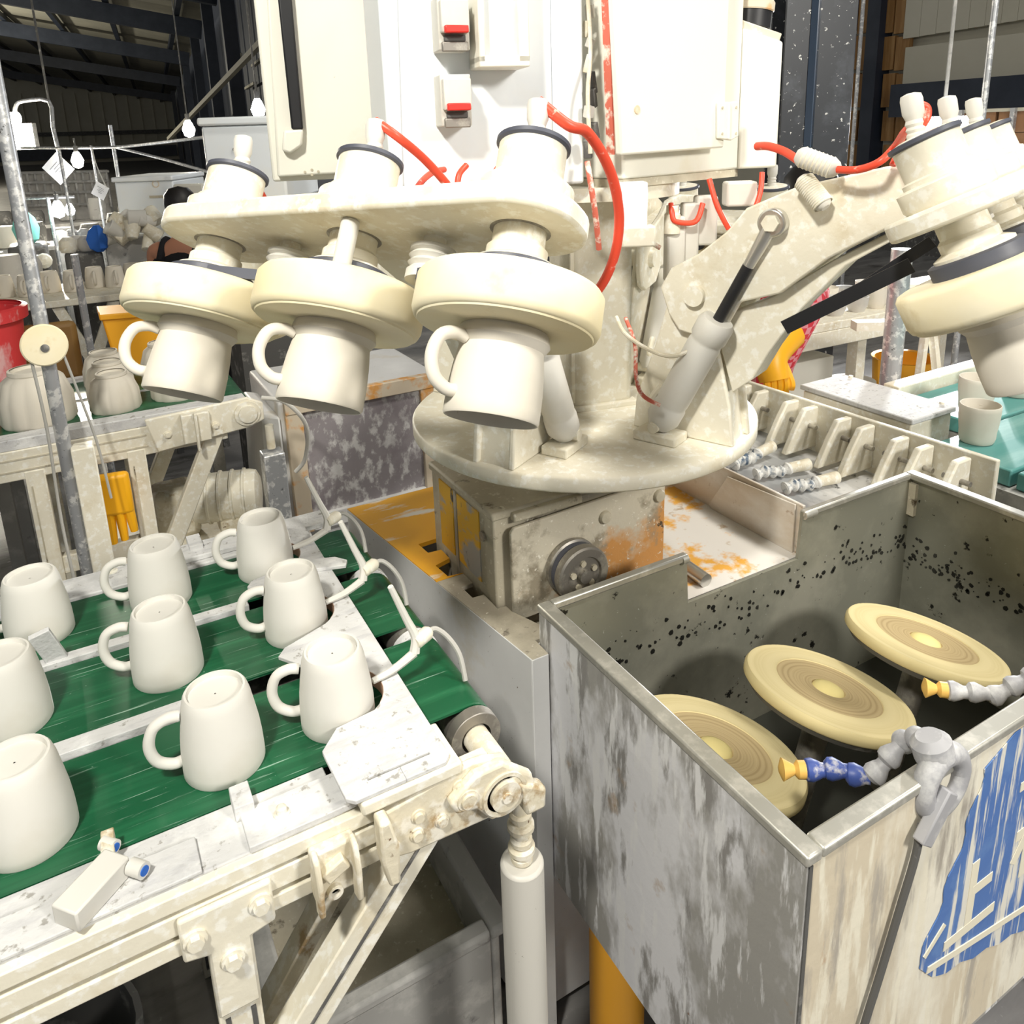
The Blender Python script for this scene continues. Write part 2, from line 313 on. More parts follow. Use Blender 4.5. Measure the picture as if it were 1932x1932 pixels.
for y in (.747, .935, 1.135): 
    mb = MB(); mb.lathe([(.020, 0), (RR+.001, 0), (RR+.001, .017), (.020, .017)], (RX, y, RZ), (0, 1, 0), 36, cap=False)
    build(mb, 'roller_collar', M_white if y > .8 else M_steeld, cv, bevel=.001)
build(MB().cyl((RX, .655, RZ), (RX, .775, RZ), .0165, n=24), 'shaft', M_creamd, cv)
# white strips between the belts, far rail, near top plate
build(MB().box(-1.1, .085, .937, .962, .840, .868), 'divider_strip', M_white, cv, .001)
build(MB().box(-1.1, .155, 1.133, 1.152, .840, .868), 'divider_strip', M_white, cv, .001)
build(MB().box(-1.1, .30, 1.306, 1.375, .80, .866), 'far_rail', M_white, cv, .002)
build(MB().box(.06, .34, 1.318, 1.372, .866, .876), 'far_cover', M_white, cv, .002)
build(MB().box(-1.1, .16, .692, .764, .846, .864), 'near_top_plate', M_white, cv, .0015)
build(MB().box(.065, .20, .690, .742, .8635, .871), 'near_patch_plate', M_white, cv, .001)
build(MB().box(-1.1, -.16, .690, .735, .864, .869), 'near_patch_plate', M_white, cv, .001)
build(MB().box(-1.1, .30, .694, .75, .79, .845), 'beam_core', M_cream, cv)
for z0, z1, x1 in ((.843, .861, .33), (.815, .838, .30), (.790, .808, .27)):
    build(MB().box(-1.1, x1, .682, .700, z0, z1), 'beam_flange', M_cream, cv, .0015)
# stop plate with notches for the mugs
SZ = .884; mug_y = (.836, 1.038, 1.224); mx = .200
def notch(yc, r=.054, a0=1.0):  # arc opening towards -x around the mug
    return [V((mx+.004+math.cos(a)*r, yc+math.sin(a)*r, SZ)) for a in [a0-2*a0*i/10 for i in range(11)]]
out = [V((.280, .690, SZ)), V((.287, 1.34, SZ)), V((.235, 1.345, SZ)), V((.19, 1.29, SZ))] + notch(mug_y[2]) + [V((.168, 1.165, SZ)), V((.158, 1.150, SZ)), V((.168, 1.135, SZ)), V((.18, 1.105, SZ))] + notch(mug_y[1]) + [V((.17, .968, SZ)), V((.158, .953, SZ)), V((.168, .938, SZ)), V((.19, .905, SZ))] + notch(mug_y[0]) + [V((.185, .785, SZ)), V((.160, .758, SZ)), V((.160, .748, SZ)), V((.162, .680, SZ)), V((.170, .672, SZ)), V((.226, .672, SZ)), V((.226, .6915, SZ)), V((.19, .6915, SZ)), V((.19, .6950, SZ)), V((.262, .6950, SZ)), V((.262, .6915, SZ)), V((.2262, .6915, SZ)), V((.2262, .672, SZ)), V((.272, .672, SZ)), V((.280, .680, SZ))]
sp = build(MB().prism(out, (0, 0, .005)), 'stop_plate', M_white, cv, .0007)
build(MB().box(.175, .290, .668, .74, .868, .8835), 'stop_plate_base', M_cream, cv, .003)
for i, yc in enumerate(mug_y):
    pts = [V((mx+.004+math.cos(a)*.0535, yc+math.sin(a)*.0535, .869)) for a in [.75-1.5*k/8 for k in range(9)]]
    pts += [V((mx+.004+math.cos(a)*.0565, yc+math.sin(a)*.0565, .869)) for a in [-.75+1.5*k/8 for k in range(9)]]
    build(MB().prism(pts, (0, 0, .0195)), 'notch_lining', M_brass, cv)
build(MB().prism([V((.232, 1.145, .889)), V((.305, 1.120, .889)), V((.312, 1.135, .889)), V((.298, 1.155, .889)), V((.245, 1.175, .889))], (0, 0, .006)), 'corner_shim', M_white, cv, .001)
# little upright tabs, rail bolts, corner clip
build(MB().bar((-.10, 1.145, .862), (-.115, 1.128, .922), .026, .008, (0, 1, 0)), 'upright_tab', M_white, cv, .001)
build(MB().box(.060, .080, .735, .768, .864, .882), 'rail_clip', M_white, cv, .001)
build(MB().box(.10, .122, 1.34, 1.385, .866, .884), 'rail_clip', M_white, cv, .001)
for x, y in ((.103, .715), (-.02, 1.36), (.05, 1.36), (-.16, 1.355)):
    build(MB().lathe([(.0085, 0), (.0085, .003), (.0055, .004), (.0055, .010), (.003, .012)], (x, y, .869 if y < 1 else .865), UZ, 16), 'rail_bolt', M_cream, cv)
# T bracket and leg on the near beam
x0 = .034
tb = build(MB().prism([V((x0+dx, .6818, z)) for dx, z in ((-.043, .838), (.045, .838), (.045, .788), (.021, .783), (.021, .70), (-.021, .70), (-.021, .783), (-.043, .788))], (0, -.008, 0)), 'tee_bracket', M_cream, cv, .003)
for dx, z in ((-.030, .812), (.032, .818), (.0, .768)): bolt(tb, (x0+dx, .6738, z), (0, -1, 0), .0078, .009)
for y in (.70, 1.34):
    lg = build(MB().box(x0-.021, x0+.021, y-.02, y+.02, 0.0, .795), 'leg', M_cream, cv, .002)
    for s in (-1, 1): build(MB().box(x0+s*.0125-.0025, x0+s*.0125+.0025, y-.0208, y-.0196, .02, .69), 'leg_groove', M_dgrey, lg)
    build(MB().box(-.9, -.86, y-.02, y+.02, 0, .795), 'leg', M_cream, cv, .002)
build(MB().bar((.05, .70, .30), (.05, 1.34, .30), .035, .035), 'cross_bar', M_cream, cv, .002)
build(MB().box(-.9, .05, .69, .72, .50, .53), 'lower_bar', M_cream, cv, .002)
# diagonal brace
for y, m_ in ((.690, M_cream), (1.33, M_cream)):
    br = build(MB().bar((.243, y, .800), (-.005, y, .505), .042, .030, (0, 1, 0)), 'diagonal_brace', m_, cv, .002)
    for s in (0,):
        d = V((-.248, 0, -.295)).normalized()
        build(MB().bar(V((.236, y-.0155, .792)), V((0, y-.0155, .511)), .004, .0015, (0, -1, 0)), 'brace_groove', M_dgrey, br)
build(MB().bar((.20, .745, .785), (.02, .745, .53), .018, .030, (0, 1, 0)), 'inner_brace', M_creamd, cv, .002)
build(MB().prism([V((.075, .678, .545)), V((.02, .678, .495)), V((-.01, .678, .52)), V((.035, .678, .575))], (0, .012, 0)), 'brace_gusset', M_creamd, cv, .002)
# end plate with bearing
ep = build(MB().prism([V((x, .680, z)) for x, z in ((.188, .858), (.300, .874), (.318, .872), (.345, .862), (.345, .795), (.33, .788), (.225, .792), (.19, .800))], (0, -.010, 0)), 'end_plate', M_creamd, cv, .003)
for x, z in ((.235, .838), (.232, .815), (.205, .812), (.285, .852), (.262, .818)): bolt(ep, (x, .670, z), (0, -1, 0), .0055, .006, M_creamd, hexn=16)
bb = build(MB().prism([V((x, .671, z)) for x, z in ((.268, .845), (.30, .868), (.335, .868), (.372, .835), (.376, .815), (.355, .80), (.318, .797), (.30, .822), (.275, .828))], (0, -.014, 0)), 'bearing_block', M_creamd, cv, .004, seg=3)
build(MB().lathe([(.0275, 0), (.0275, .003), (.023, .003), (.023, -.002), (.0185, -.002), (.0185, .007), (.006, .007), (.006, .010)], (.334, .657, .828), (0, -1, 0), 32), 'bearing_cap', M_creamd, bb)
bolt(bb, (.289, .657, .842), (0, -1, 0), .0085, .005, M_creamd, hexn=16)
build(MB().prism([V((.352, .672, .835)), V((.388, .672, .812)), V((.386, .672, .785)), V((.36, .672, .785))], (0, -.02, 0)), 'end_lug', M_creamd, cv, .004)
build(MB().prism([V((.186, .671, z)) + V((dx, 0, 0)) for dx, z in ((0, .868), (.012, .868), (.020, .83), (.018, .785), (.006, .785), (0, .82))], (0, -.022, 0)), 'end_rib', M_creamd, cv, .003)
# clamp with fins on the beam
cl = build(MB().box(.118, .165, .668, .683, .790, .850), 'beam_clamp', M_creamd, cv, .003)
for x in (.118, .158): build(MB().prism([V((x, .670, z)) + V((0, dy, 0)) for dy, z in ((0, .856), (-.016, .852), (-.022, .825), (-.018, .785), (0, .778))], (.006, 0, 0)), 'clamp_fin', M_creamd, cl, .002)
build(MB().obox((.140, .664, .828), (V((.9, 0, .43)), V((0, 1, 0)), V((-.43, 0, .9))), (.026, .012, .016)), 'clamp_key', M_creamd, cl, .002)
build(MB().lathe([(.008, 0), (.008, .006), (.005, .006), (.005, -.001)], (.138, .668, .798), (0, -1, 0), 20), 'clamp_eye', M_creamd, cl)
# support cylinder at the conveyor end
build(MB().cyl((.377, .70, .78), (.377, .70, .70), .010, n=16), 'strut_rod', M_creamd, cv)
for z, r in ((.738, .014), (.722, .017), (.700, .014), (.688, .017), (.674, .014)): build(MB().lathe([(r*.8, -.006), (r, -.003), (r, .003), (r*.8, .006)], (.377, .70, z), UZ, 20), 'strut_nut', M_creamd, cv)
build(MB().cyl((.377, .70, 0), (.377, .70, .668), .0275, n=32), 'strut_cylinder', M_strut, cv, .004)
# sensor block with blue screws on the near top plate
sb = root('sensor_block', (-.075, .71, BZ), 'white slip-coated stop block with blue-ended screws on conveyor rail', 'sensor')
d1 = V((.75, .66, 0)).normalized(); d2 = V((-d1.y, d1.x, 0)); c0 = V((-.072, .712, .880))
build(MB().obox(c0, (d1, d2, UZ), (.062, .030, .022)), 'block', M_clayw, sb, .002)
for k, (o, r) in enumerate(((V((.030, -.012, .0)), .008), (V((.042, .035, .0)), .007))):
    p = c0+d1*o.x+d2*o.y
    s_ = build(MB().cyl(p-d2*.004, p-d2*.020, r, n=16), 'screw', M_clayw, sb); build(MB().cyl(p-d2*.020, p-d2*.0212, r*.6, n=16), 'blue_tip', M_bluecl, s_)
build(MB().bar(c0+d1*.03+d2*.012, c0+d1*.052+d2*.035, .012, .012), 'arm', M_creamd, sb, .001)
build(MB().box(-.15, .02, .69, .735, .8655, .8695), 'base_shim', M_white, sb, .001)

# mugs ---------------------------------------------------------------
def mug_profile(h=.098, rr=.0445, rf=.0335):   # opening at z=0, foot at z=h, walls ~3 mm
    outer = [(rr-.0012, 0), (rr, .002), (rr, .012), (rr-.0004, .028), (rr-.0018, .046), (rr-.0045, .066), (rf+.0035, h-.012), (rf+.001, h-.003), (rf-.001, h)]
    foot = [(rf-.0034, h), (rf-.0042, h-.0055), (.001, h-.0065)]
    inner = [(.001, h-.0115), (rf-.004, h-.0125), (rr-.0085, .062), (rr-.0042, .03), (rr-.0034, .004), (rr-.0024, 0)]
    return inner[::1], outer, foot
def mug(name, M, label, group, mt, h=.098, rr=.0445, rf=.0335, handle=None):
    r_ = root(name, None, label, 'mug', group, M=M)
    inner, outer, foot = mug_profile(h, rr, rf)
    build(MB().lathe(inner + outer + foot, (0, 0, 0), UZ, 48, cap=False), 'body', mt, r_, local=True, smooth=40)
    hx = handle or [(.040, .80), (.052, .815), (.067, .74), (.0735, .53), (.068, .32), (.053, .215), (.041, .22)]
    build(MB().tube([V((-x*rr/.0445, 0, z*h)) for x, z in hx], .0062, 12, k=6), 'handle', mt, r_, local=True)
    return r_
ROWN = ('belt beside the bolted cream rail', 'middle belt', 'belt along the far white rail')
rows_x = {0: (-.127, .066, .200), 1: (-.150, .030, .203), 2: (-.122, .042, .203)}
base_mug = None
for r in range(3):
    yc = (.832, 1.038, 1.231)[r]
    for k in range(3):
        pos = ('third from stop plate', 'second from stop plate', 'in stop plate notch')[k]
        lab = 'upturned white mug on the %s, %s' % (ROWN[r], pos)
        M = Matrix.Translation((rows_x[r][k], yc, BZ)) @ Matrix.Rotation(math.radians((0, 8, -6, 4, -3, 7, -2, 5, 2)[r*3+k]-10), 4, 'Z')
        if base_mug is None: base_mug = mug('mug', M, lab, 'upturned mugs on the front conveyor', M_clayw)
        else: dup(base_mug, M, lab)
# fork sensors over the belts
for i, (yc, lab) in enumerate(zip(mug_y, ('mug beside the cream rail', 'mug on the middle belt', 'mug next to the far white rail'))):
    b0 = V((.308, yc+.008, .905))
    fs = root('fork_lever', b0, 'white two-armed feeler lever with cable touching the %s' % lab, 'lever', 'feeler levers over the belts')
    build(MB().tube([b0+V((0, 0, .0)), b0+V((-.03, -.006, -.008)), b0+V((-.061, -.010, -.011))], .0055, 8, rs=lambda t: .006-.002*t), 'lower_arm', M_clayw, fs)
    build(MB().tube([b0, b0+V((.004, .004, .02)), b0+V((-.006, .006, .05)), b0+V((-.024, .004, .102))], .005, 8, rs=lambda t: .0072-.0035*t), 'upper_arm', M_clayw, fs)
    build(MB().lathe([(.007, 0), (.0095, .003), (.0095, .022), (.006, .027)], b0+V((.002, 0, .014)), (.9, .35, .1), 18), 'barrel', M_cream, fs)
    e0 = b0+V((.026, .010, .017))
    build(MB().tube([e0, e0+V((.010, -.002, .0)), e0+V((.022, -.012, -.012)), e0+V((.030, -.026, -.032)), e0+V((.030, -.04, -.062))], .0035, 8), 'cable', M_cable, fs)
# ================================================================== machine base and tank
mb_ = root('machine_table', (.8, 1.22, 0), 'white speckled machine base with worn yellow top under the turntable', 'machine base')
def pl(o_, z): return [V((x, y, z)) for x, y in o_]
build(MB().prism(pl([(.511, .893), (.5385, .893), (.5385, .930), (1.14, .930), (1.14, 1.53), (.432, 1.53)], .02), (0, 0, .48)), 'base_body', M_pside, mb_, .003)
build(MB().box(.575, .845, 1.045, 1.30, .50, .723), 'gearbox_plinth', M_gear, mb_); build(MB().box(.885, 1.138, .935, 1.525, .50, .736), 'pan_support', M_pside, mb_)
build(MB().box(.5385, .835, .9285, .932, .50, .777), 'tank_side_flange', M_pside, mb_)
build(MB().prism([V((.509, .893, .50)), V((.509, .893, .784)), V((.430, 1.53, .784)), V((.430, 1.53, .50))], (.003, 0, 0)), 'side_flange', M_pside, mb_, .001)
build(MB().prism([V((.509, .8905, .02)), V((.5385, .8905, .02)), V((.5385, .8905, .784)), V((.509, .8905, .784))], (0, .003, 0)), 'front_flange', M_pside, mb_, .001)
build(MB().prism([V((.432, 1.529, .50)), V((.83, 1.529, .50)), V((.83, 1.529, .784)), V((.432, 1.529, .784))], (0, .003, 0)), 'rear_flange', M_pside, mb_, .001)
deck = [(.5105, .892), (.5385, .892), (.5385, .930), (.82, .930), (.82, .962), (.565, .962), (.545, 1.018), (.545, 1.035), (.529, 1.037), (.529, 1.085), (.508, 1.087), (.506, 1.125), (.529, 1.127), (.529, 1.165)]
build(MB().prism(pl(deck+[(.4755, 1.165)], .777), (0, 0, .008)), 'deck_plate', M_grimy, mb_, .001)
ydeck = [(.4755, 1.1655), (.529, 1.1655), (.500, 1.17), (.496, 1.215), (.529, 1.225), (.529, 1.262), (.503, 1.265), (.500, 1.305), (.62, 1.31), (.62, 1.34), (.82, 1.34), (.82, 1.528), (.4305, 1.528)]
build(MB().prism(pl(ydeck, .7772), (0, 0, .0085)), 'yellow_deck', M_yel, mb_)
# right pan
build(MB().prism(pl([(.835, .932), (1.135, .932), (1.135, 1.42), (.884, 1.42), (.884, 1.024), (.835, 1.024)], .735), (0, 0, .013)), 'pan_floor', M_panf, mb_, .001)
build(MB().box(1.130, 1.136, .930, 1.32, .748, .852), 'pan_wall', M_pan, mb_, .001)
build(MB().box(1.10, 1.133, 1.32, 1.326, .748, .842), 'pan_wall', M_pan, mb_, .001)
build(MB().prism([V((1.128, .945, .748)), V((1.128, 1.17, .748)), V((1.124, 1.17, .758)), V((1.124, 1.12, .842)), V((1.128, .945, .85))], (-.004, 0, 0)), 'pan_patch', M_pan, mb_, .001)
build(MB().cyl((.905, .945, .760), (.905, 1.0, .762), .013, n=20), 'pan_pin', M_steel, mb_)
# gearbox
gb = root('gearbox', (.705, 1.16, .722), 'grimy cream gearbox block with yellow side stickers under the turntable', 'gearbox')
build(MB().box(.534, .876, 1.05, 1.30, .722, .938), 'housing', M_gear, gb, .004)
build(MB().box(.530, .88, 1.046, 1.305, .936, .951), 'cover_plate', M_gear, gb, .004)
for a, b in ((1.205, 1.262), (1.10, 1.185)): build(MB().box(.5318, .534, a, b, .80, .932), 'yellow_sticker', M_yg, gb)
build(MB().box(.5318, .5345, 1.19, 1.20, .72, .934), 'side_seam', M_grimy, gb)
build(MB().cyl((.5322, 1.085, .895), (.529, 1.085, .895), .009, n=14), 'side_disc', M_steeld, gb)  # small dull disc on the housing side
build(MB().box(.565, .70, 1.034, 1.05, .931, .946), 'front_lip', M_gear, gb, .003)
fp = build(MB().prism([V((x, 1.037, z)) for x, z in ((.556, .752), (.876, .752), (.878, .930), (.872, .935), (.562, .925), (.555, .917))], (0, -.008, 0)), 'front_plate', M_gearf, gb, .002)
for x, z in ((.742, .896), (.862, .905)): build(MB().lathe([(.012, 0), (.012, .004), (.010, .007), (.004, .008)], (x, 1.029, z), (0, -1, 0), 20), 'plate_bolt', M_gear, fp)
pu = build(MB().lathe([(.046, 0), (.050, .004), (.050, .012), (.044, .016), (.044, .026), (.050, .030), (.050, .044), (.047, .047), (.034, .047), (.032, .043), (.012, .043), (.012, .052), (.004, .053)], (.668, 1.029, .828), (0, -1, 0), 40), 'pulley', M_steeld, gb)
build(MB().lathe([(.0445, .015), (.0475, .016), (.0475, .026), (.0445, .027)], (.668, 1.029, .828), (0, -1, 0), 40, cap=False), 'pulley_belt', M_slate, pu)
for k in range(5):
    a = k*2*PI/5+.4; p = V((.668+math.cos(a)*.022, .985, .828+math.sin(a)*.022)); build(MB().cyl(p+V((0, .003, 0)), p-V((0, .003, 0)), .0055, n=8), 'pulley_screw', M_gear, pu)

# tank
tk = root('wash_tank', (.98, .66, .36), 'open galvanised wash tank streaked with slip, blue lettering on its front', 'tank')
X0, X1, Y0, Y1, ZB, ZR, TH = .541, 1.44, .412, .921, .362, .85, .006
build(MB().box(X0, X0+TH, Y0, Y1, ZB, ZR), 'side_wall', M_galv, tk)
build(MB().box(X1-TH, X1, Y0, Y1, ZB, ZR), 'side_wall', M_tin, tk)
build(MB().box(X0+TH, X1-TH, Y0, Y0+TH, ZB, ZR), 'front_wall', M_tfront, tk)
build(MB().prism([V((X0+TH, Y1-TH, ZB)), V((X1-TH, Y1-TH, ZB)), V((X1-TH, Y1-TH, ZR)), V((1.112, Y1-TH, ZR)), V((1.106, Y1-TH, .755)), V((.836, Y1-TH, .755)), V((.830, Y1-TH, ZR)), V((X0+TH, Y1-TH, ZR))], (0, TH, 0)), 'back_wall', M_tin, tk)
build(MB().box(X0+TH, X0+TH+.001, Y0+TH, Y1-TH, ZB, ZR-.014), 'side_lining', M_tin, tk)
build(MB().box(X0, X1, Y0, Y1, ZB-.006, ZB), 'floor_plate', M_galv, tk)
for bx in ((X0-.003, X0+.020, Y0-.003, Y1+.002), (X1-.02, X1+.003, Y0-.003, Y1+.002), (X0+.02, X1-.02, Y0-.003, Y0+.020), (X0+.02, .83, Y1-.012, Y1+.002), (1.112, X1-.02, Y1-.012, Y1+.002)):
    build(MB().box(*bx, ZR-.010, ZR+.003), 'rim', M_galvr, tk, .003)
for x in (.829, 1.113): build(MB().cyl((x, Y1-.006, ZR-.006), (x-.012 if x < 1 else x+.03, Y1-.006, ZR-.006), .009, n=14), 'rim_roll', M_galvr, tk)
build(MB().box(X0+.003, X0+.008, Y0-.0015, Y0, ZB, ZR-.012), 'corner_seam', M_dgrey, tk)
build(MB().box(1.425, 1.434, .90, .915, .76, .83), 'corner_weld', M_gear, tk)
build(MB().box(X0+TH, X1-TH, Y0+TH, Y1-TH, .363, .44), 'dirty_water', M_blackw, tk)
M_grime = mat('wet_black_grime', (.014, .014, .012), .35, layers=[((.05, .05, .042), 12, .5, .7)])
def grime(pa_, pb_, n_, z0, z1, amp, sd):
    rg = random.Random(sd)
    for i in range(150):
        t_ = rg.random(); zz = z1+abs(rg.gauss(0, .028))+amp*math.sin(t_*9+sd); c = pa_.lerp(pb_, t_)+UZ*min(zz, .83 if rg.random() < .5 else .74); rr = rg.uniform(.0012, .0055); u_ = (pb_-pa_).normalized()
        flakes.append([c+(u_*math.cos(a)+UZ*math.sin(a))*rr*rg.uniform(.6, 1.2) for a in [2*PI*j/6 for j in range(6)]]+[n_*.0012])
flakes = []
grime(V((X0+TH+.001, Y1-TH, 0)), V((X1-TH, Y1-TH, 0)), V((0, -1, 0)), .535, .685, .008, 1)
grime(V((X1-TH, Y1-TH, 0)), V((X1-TH, Y0+TH, 0)), V((-1, 0, 0)), .535, .655, .008, 2)
grime(V((X0+TH+.001, Y0+TH, 0)), V((X0+TH+.001, Y1-TH, 0)), V((1, 0, 0)), .535, .70, .008, 3)
grime(V((X0+TH, Y0+TH, 0)), V((X1-TH, Y0+TH, 0)), V((0, 1, 0)), .535, .72, .008, 4)
mbf = MB()
for f_ in flakes:
    if f_[-1].y < 0 and .83 < f_[0].x < 1.112 and f_[0].z > .747: continue
    mbf.prism(f_[:-1], f_[-1])
prop(build(mbf, 'grime_flakes', M_grime, tk, smooth=0), kind='stuff')
# blue sign on the front wall
sg = root('tank_sign', (.9, Y0, .45), 'worn blue sign with cream Chinese characters on the tank front', 'sign')
fy = Y0-.0004
sgp = build(MB().prism([V((x, fy, z)) for x, z in [(.842+.006*math.sin(i*.5)+random.uniform(-.0012, .0012)-.0875*((i/40)**1.2), .81-.25*i/40) for i in range(41)][::-1]+[(.90, .835), (1.20, .835), (1.20, .46)]+[(1.00-.03*k, .464+.008*k+.006*(k % 2)) for k in range(8)]], (0, -.0012, 0)), 'blue_field', M_blue, sg)
M_let = mat('letter_cream', (.80, .75, .60), .6)
def strokes(name, L_, ox, oz, sc):
    mbx = MB()
    for i_, (x0_, z0_, x1_, z1_) in enumerate(L_): mbx.bar(V((ox+x0_*sc, fy-.0016-.0001*i_, oz+z0_*sc)), V((ox+x1_*sc, fy-.0016-.0001*i_, oz+z1_*sc)), .14*sc, .0008, (0, 1, 0))
    return build(mbx, name, M_let, sg)
strokes('character', [(.45, 0, .45, 1), (.45, .55, .85, .55), (0, 0, 1, 0)], .805, .565, .105)
strokes('character', [(.15, .98, .45, 1.05), (0, .72, .5, .72), (.25, .05, .25, 1), (.25, .7, .0, .35), (.27, .68, .5, .42), (.6, .95, 1, 1.0), (.62, .78, .66, .66), (.85, .78, .80, .66), (.6, .5, 1, .5), (.6, .05, 1, .05), (.6, .05, .6, .5), (1, .05, 1, .5), (.6, .28, 1, .28)], .94, .575, .115)
strokes('character', [(0, .9, 1, .9), (.5, 0, .5, 1), (.1, .5, .9, .5), (.1, .1, .45, .5), (.9, .1, .55, .5)], 1.08, .575, .11)
strokes('character', [(.0, .85, .9, .85), (.45, .0, .45, .85), (.0, .4, .9, .4), (.2, 1.0, .3, .85)], .93, .70, .10)
strokes('character', [(0, .2, .9, .2), (.2, .9, .2, .2), (.7, .9, .7, .2), (0, .6, .9, .6)], 1.06, .70, .10)
mbx = MB(); mbx.bar(V((.775, fy-.0019, .548)), V((1.18, fy-.0019, .478)), .010, .0012, (0, 1, 0)); mbx.bar(V((.765, fy-.0019, .575)), V((.80, fy-.0019, .605)), .008, .0012, (0, 1, 0)); build(mbx, 'underline', M_let, sg)
# spinning sponge wheels in the tank
tilt = Matrix.Rotation(math.radians(17), 4, 'Y')
for k, (x, y) in enumerate(((.690, .690), (.924, .690), (1.160, .686))):
    M = Matrix.Translation((x, y, .70)) @ tilt
    lab = ('round wet sponge wheel half hidden behind the tank side wall', 'round wet sponge wheel in the middle of the tank', 'round wet sponge wheel crossed by a shadow, far end of tank')[k]
    wh = root('sponge_wheel', None, lab, 'sponge wheel', 'sponge wheels in the wash tank', M=M)
    RW = .128
    build(MB().lathe([(RW-.004, -.018), (RW, -.014), (RW, -.005), (RW-.003, 0), (RW*.625, .0012), (RW*.61, -.004)], (0, 0, 0), UZ, 64, cap=False), 'outer_disc', M_ring1, wh, local=True, smooth=50)
    build(MB().lathe([(RW*.625, -.004), (RW*.625, -.0002), (RW*.2, -.0012), (RW*.19, -.004)], (0, 0, 0), UZ, 64, cap=False), 'inner_ring', M_ring2, wh, local=True, smooth=50)
    build(MB().lathe([(RW*.2, -.006), (RW*.17, .001), (RW*.10, .0045), (.001, .0055)], (0, 0, 0), UZ, 40), 'centre_boss', M_boss, wh, local=True, smooth=60)
    build(MB().lathe([(RW-.012, -.028), (RW-.005, -.018), (.02, -.0182)], (0, 0, 0), UZ, 48), 'backing_disc', M_dgrey, wh, local=True)
    build(MB().cyl((0, 0, -.32 if k < 3 else -.3), (0, 0, -.03), .02, n=20), 'spindle', M_steeld, wh, local=True)
# segmented coolant hoses
def seghose(pts, label, nblue, name='segmented_hose'):
    r_ = root(name, pts[0], label, 'hose', 'segmented hoses over the wash tank')
    P = [V(p) for p in pts]; L_ = [0]
    for a, b in zip(P, P[1:]): L_.append(L_[-1]+(b-a).length)
    n = max(3, int(L_[-1]/.024))
    def at(s):
        for i in range(len(P)-1):
            if s <= L_[i+1] or i == len(P)-2: return P[i].lerp(P[i+1], (s-L_[i])/(L_[i+1]-L_[i])), (P[i+1]-P[i]).normalized()
    d0 = (P[1]-P[0]).normalized()
    build(MB().lathe([(.004, -.03), (.013, -.026), (.006, -.012), (.0105, -.008), (.0105, .002)], P[0], d0, 20), 'nozzle', M_noz, r_)
    for i in range(n):
        p, d = at((i+.5)*L_[-1]/n); p = p + V((0, 0, .002*math.sin(i*2.1)))
        build(MB().lathe([(.0075, -.014), (.0125, -.010), (.0135, -.004), (.0105, .004), (.0085, .008), (.0085, .013)], p, d, 18), 'segment', M_lockb if i < nblue else M_lock, r_)
    return r_
seghose([V((.672, .526, .800)), V((.700, .508, .800)), V((.726, .474, .806)), V((.765, .462, .848)), V((.760, .436, .874))], 'grey and blue segmented hose with orange nozzle clamped to tank front rim', 3)
seghose([V((.944, .523, .800)), V((.985, .485, .800)), V((1.03, .462, .825)), V((1.09, .44, .872)), V((1.12, .412, .880))], 'grey segmented hose with orange nozzle reaching the far sponge wheel', 0)
hc = root('hose_clamp', (.745, .41, .80), 'grey slip-caked ring clamp on tank front rim holding the hose', 'clamp')
mbt = MB()
mbt.tube([V((.756+math.cos(a)*.032, .412, .836+math.sin(a)*.034)) for a in [2*PI*i/12 for i in range(13)]], .013, 12, k=3)
build(mbt, 'ring', M_lock, hc)
build(MB().lathe([(.012, 0), (.022, .004), (.022, .022), (.014, .03)], V((.752, .418, .862)), (-.2, .3, 1), 18), 'knob', M_lock, hc)
build(MB().bar((.752, .400, .836), (.712, .400, .785), .022, .014, (0, 1, 0)), 'tail', M_lock, hc, .002)
one(MB().tube([V((.718, .406, .800)), V((.712, .405, .76)), V((.695, .405, .70)), V((.672, .405, .62)), V((.652, .405, .555)), V((.63, .405, .46)), V((.62, .41, .30)), V((.66, .44, .012))], .0045, 8), 'power_cord', M_dgrey, 'thin dark cord hanging down the tank front wall', 'cord')
# tank stand (yellow post and legs)
ts = root('tank_stand', (.9, .68, 0), 'yellow painted stand carrying the wash tank', 'stand')
for x, y in ((.60, .80), (1.38, .80), (1.38, .48)): build(MB().cyl((x, y, 0), (x, y, .357), .045, n=28), 'post', M_yel2, ts, .004)
build(MB().box(.70, .90, .50, .60, 0, .357), 'pedestal', M_gear, ts, .005)
# ================================================================== turntable
TX, TY, TZ = .765, 1.130, 1.065
tt = root('turntable', (TX, TY, .951), 'round cream turntable with centre column carrying the swing arms', 'turntable')
build(MB().lathe([(.302, 0), (.306, .004), (.306, .022), (.302, .026)], (TX, TY, TZ-.026), UZ, 96), 'disc', M_cream, tt, smooth=50)
build(MB().lathe([(.118, 0), (.122, .006), (.122, .016), (.110, .020), (.110, .040), (.120, .046), (.120, .055), (.104, .062), (.104, .090)], (TX, TY, .951), UZ, 64), 'collar', M_cream, tt, smooth=50)
ca = math.radians(-12); cx_, cy_ = TX+.04, TY+.03
axc = (V((math.cos(ca), math.sin(ca), 0)), V((-math.sin(ca), math.cos(ca), 0)), UZ)
build(MB().obox((cx_, cy_, (TZ+1.463)/2), axc, (.118, .118, 1.463-TZ)), 'column', M_cream, tt, .014, seg=4)
build(MB().obox((cx_, cy_, TZ+.004), axc, (.132, .132, .012)), 'column_foot', M_cream, tt, .003)
build(MB().obox((cx_-.062, cy_-.02, 1.27), axc, (.008, .05, .38)), 'column_rib', M_cream, tt, .002)
build(MB().cyl((TX, TY, 1.445), (TX, TY, 1.466), .165, n=48), 'cabinet_plate', M_cream, tt)

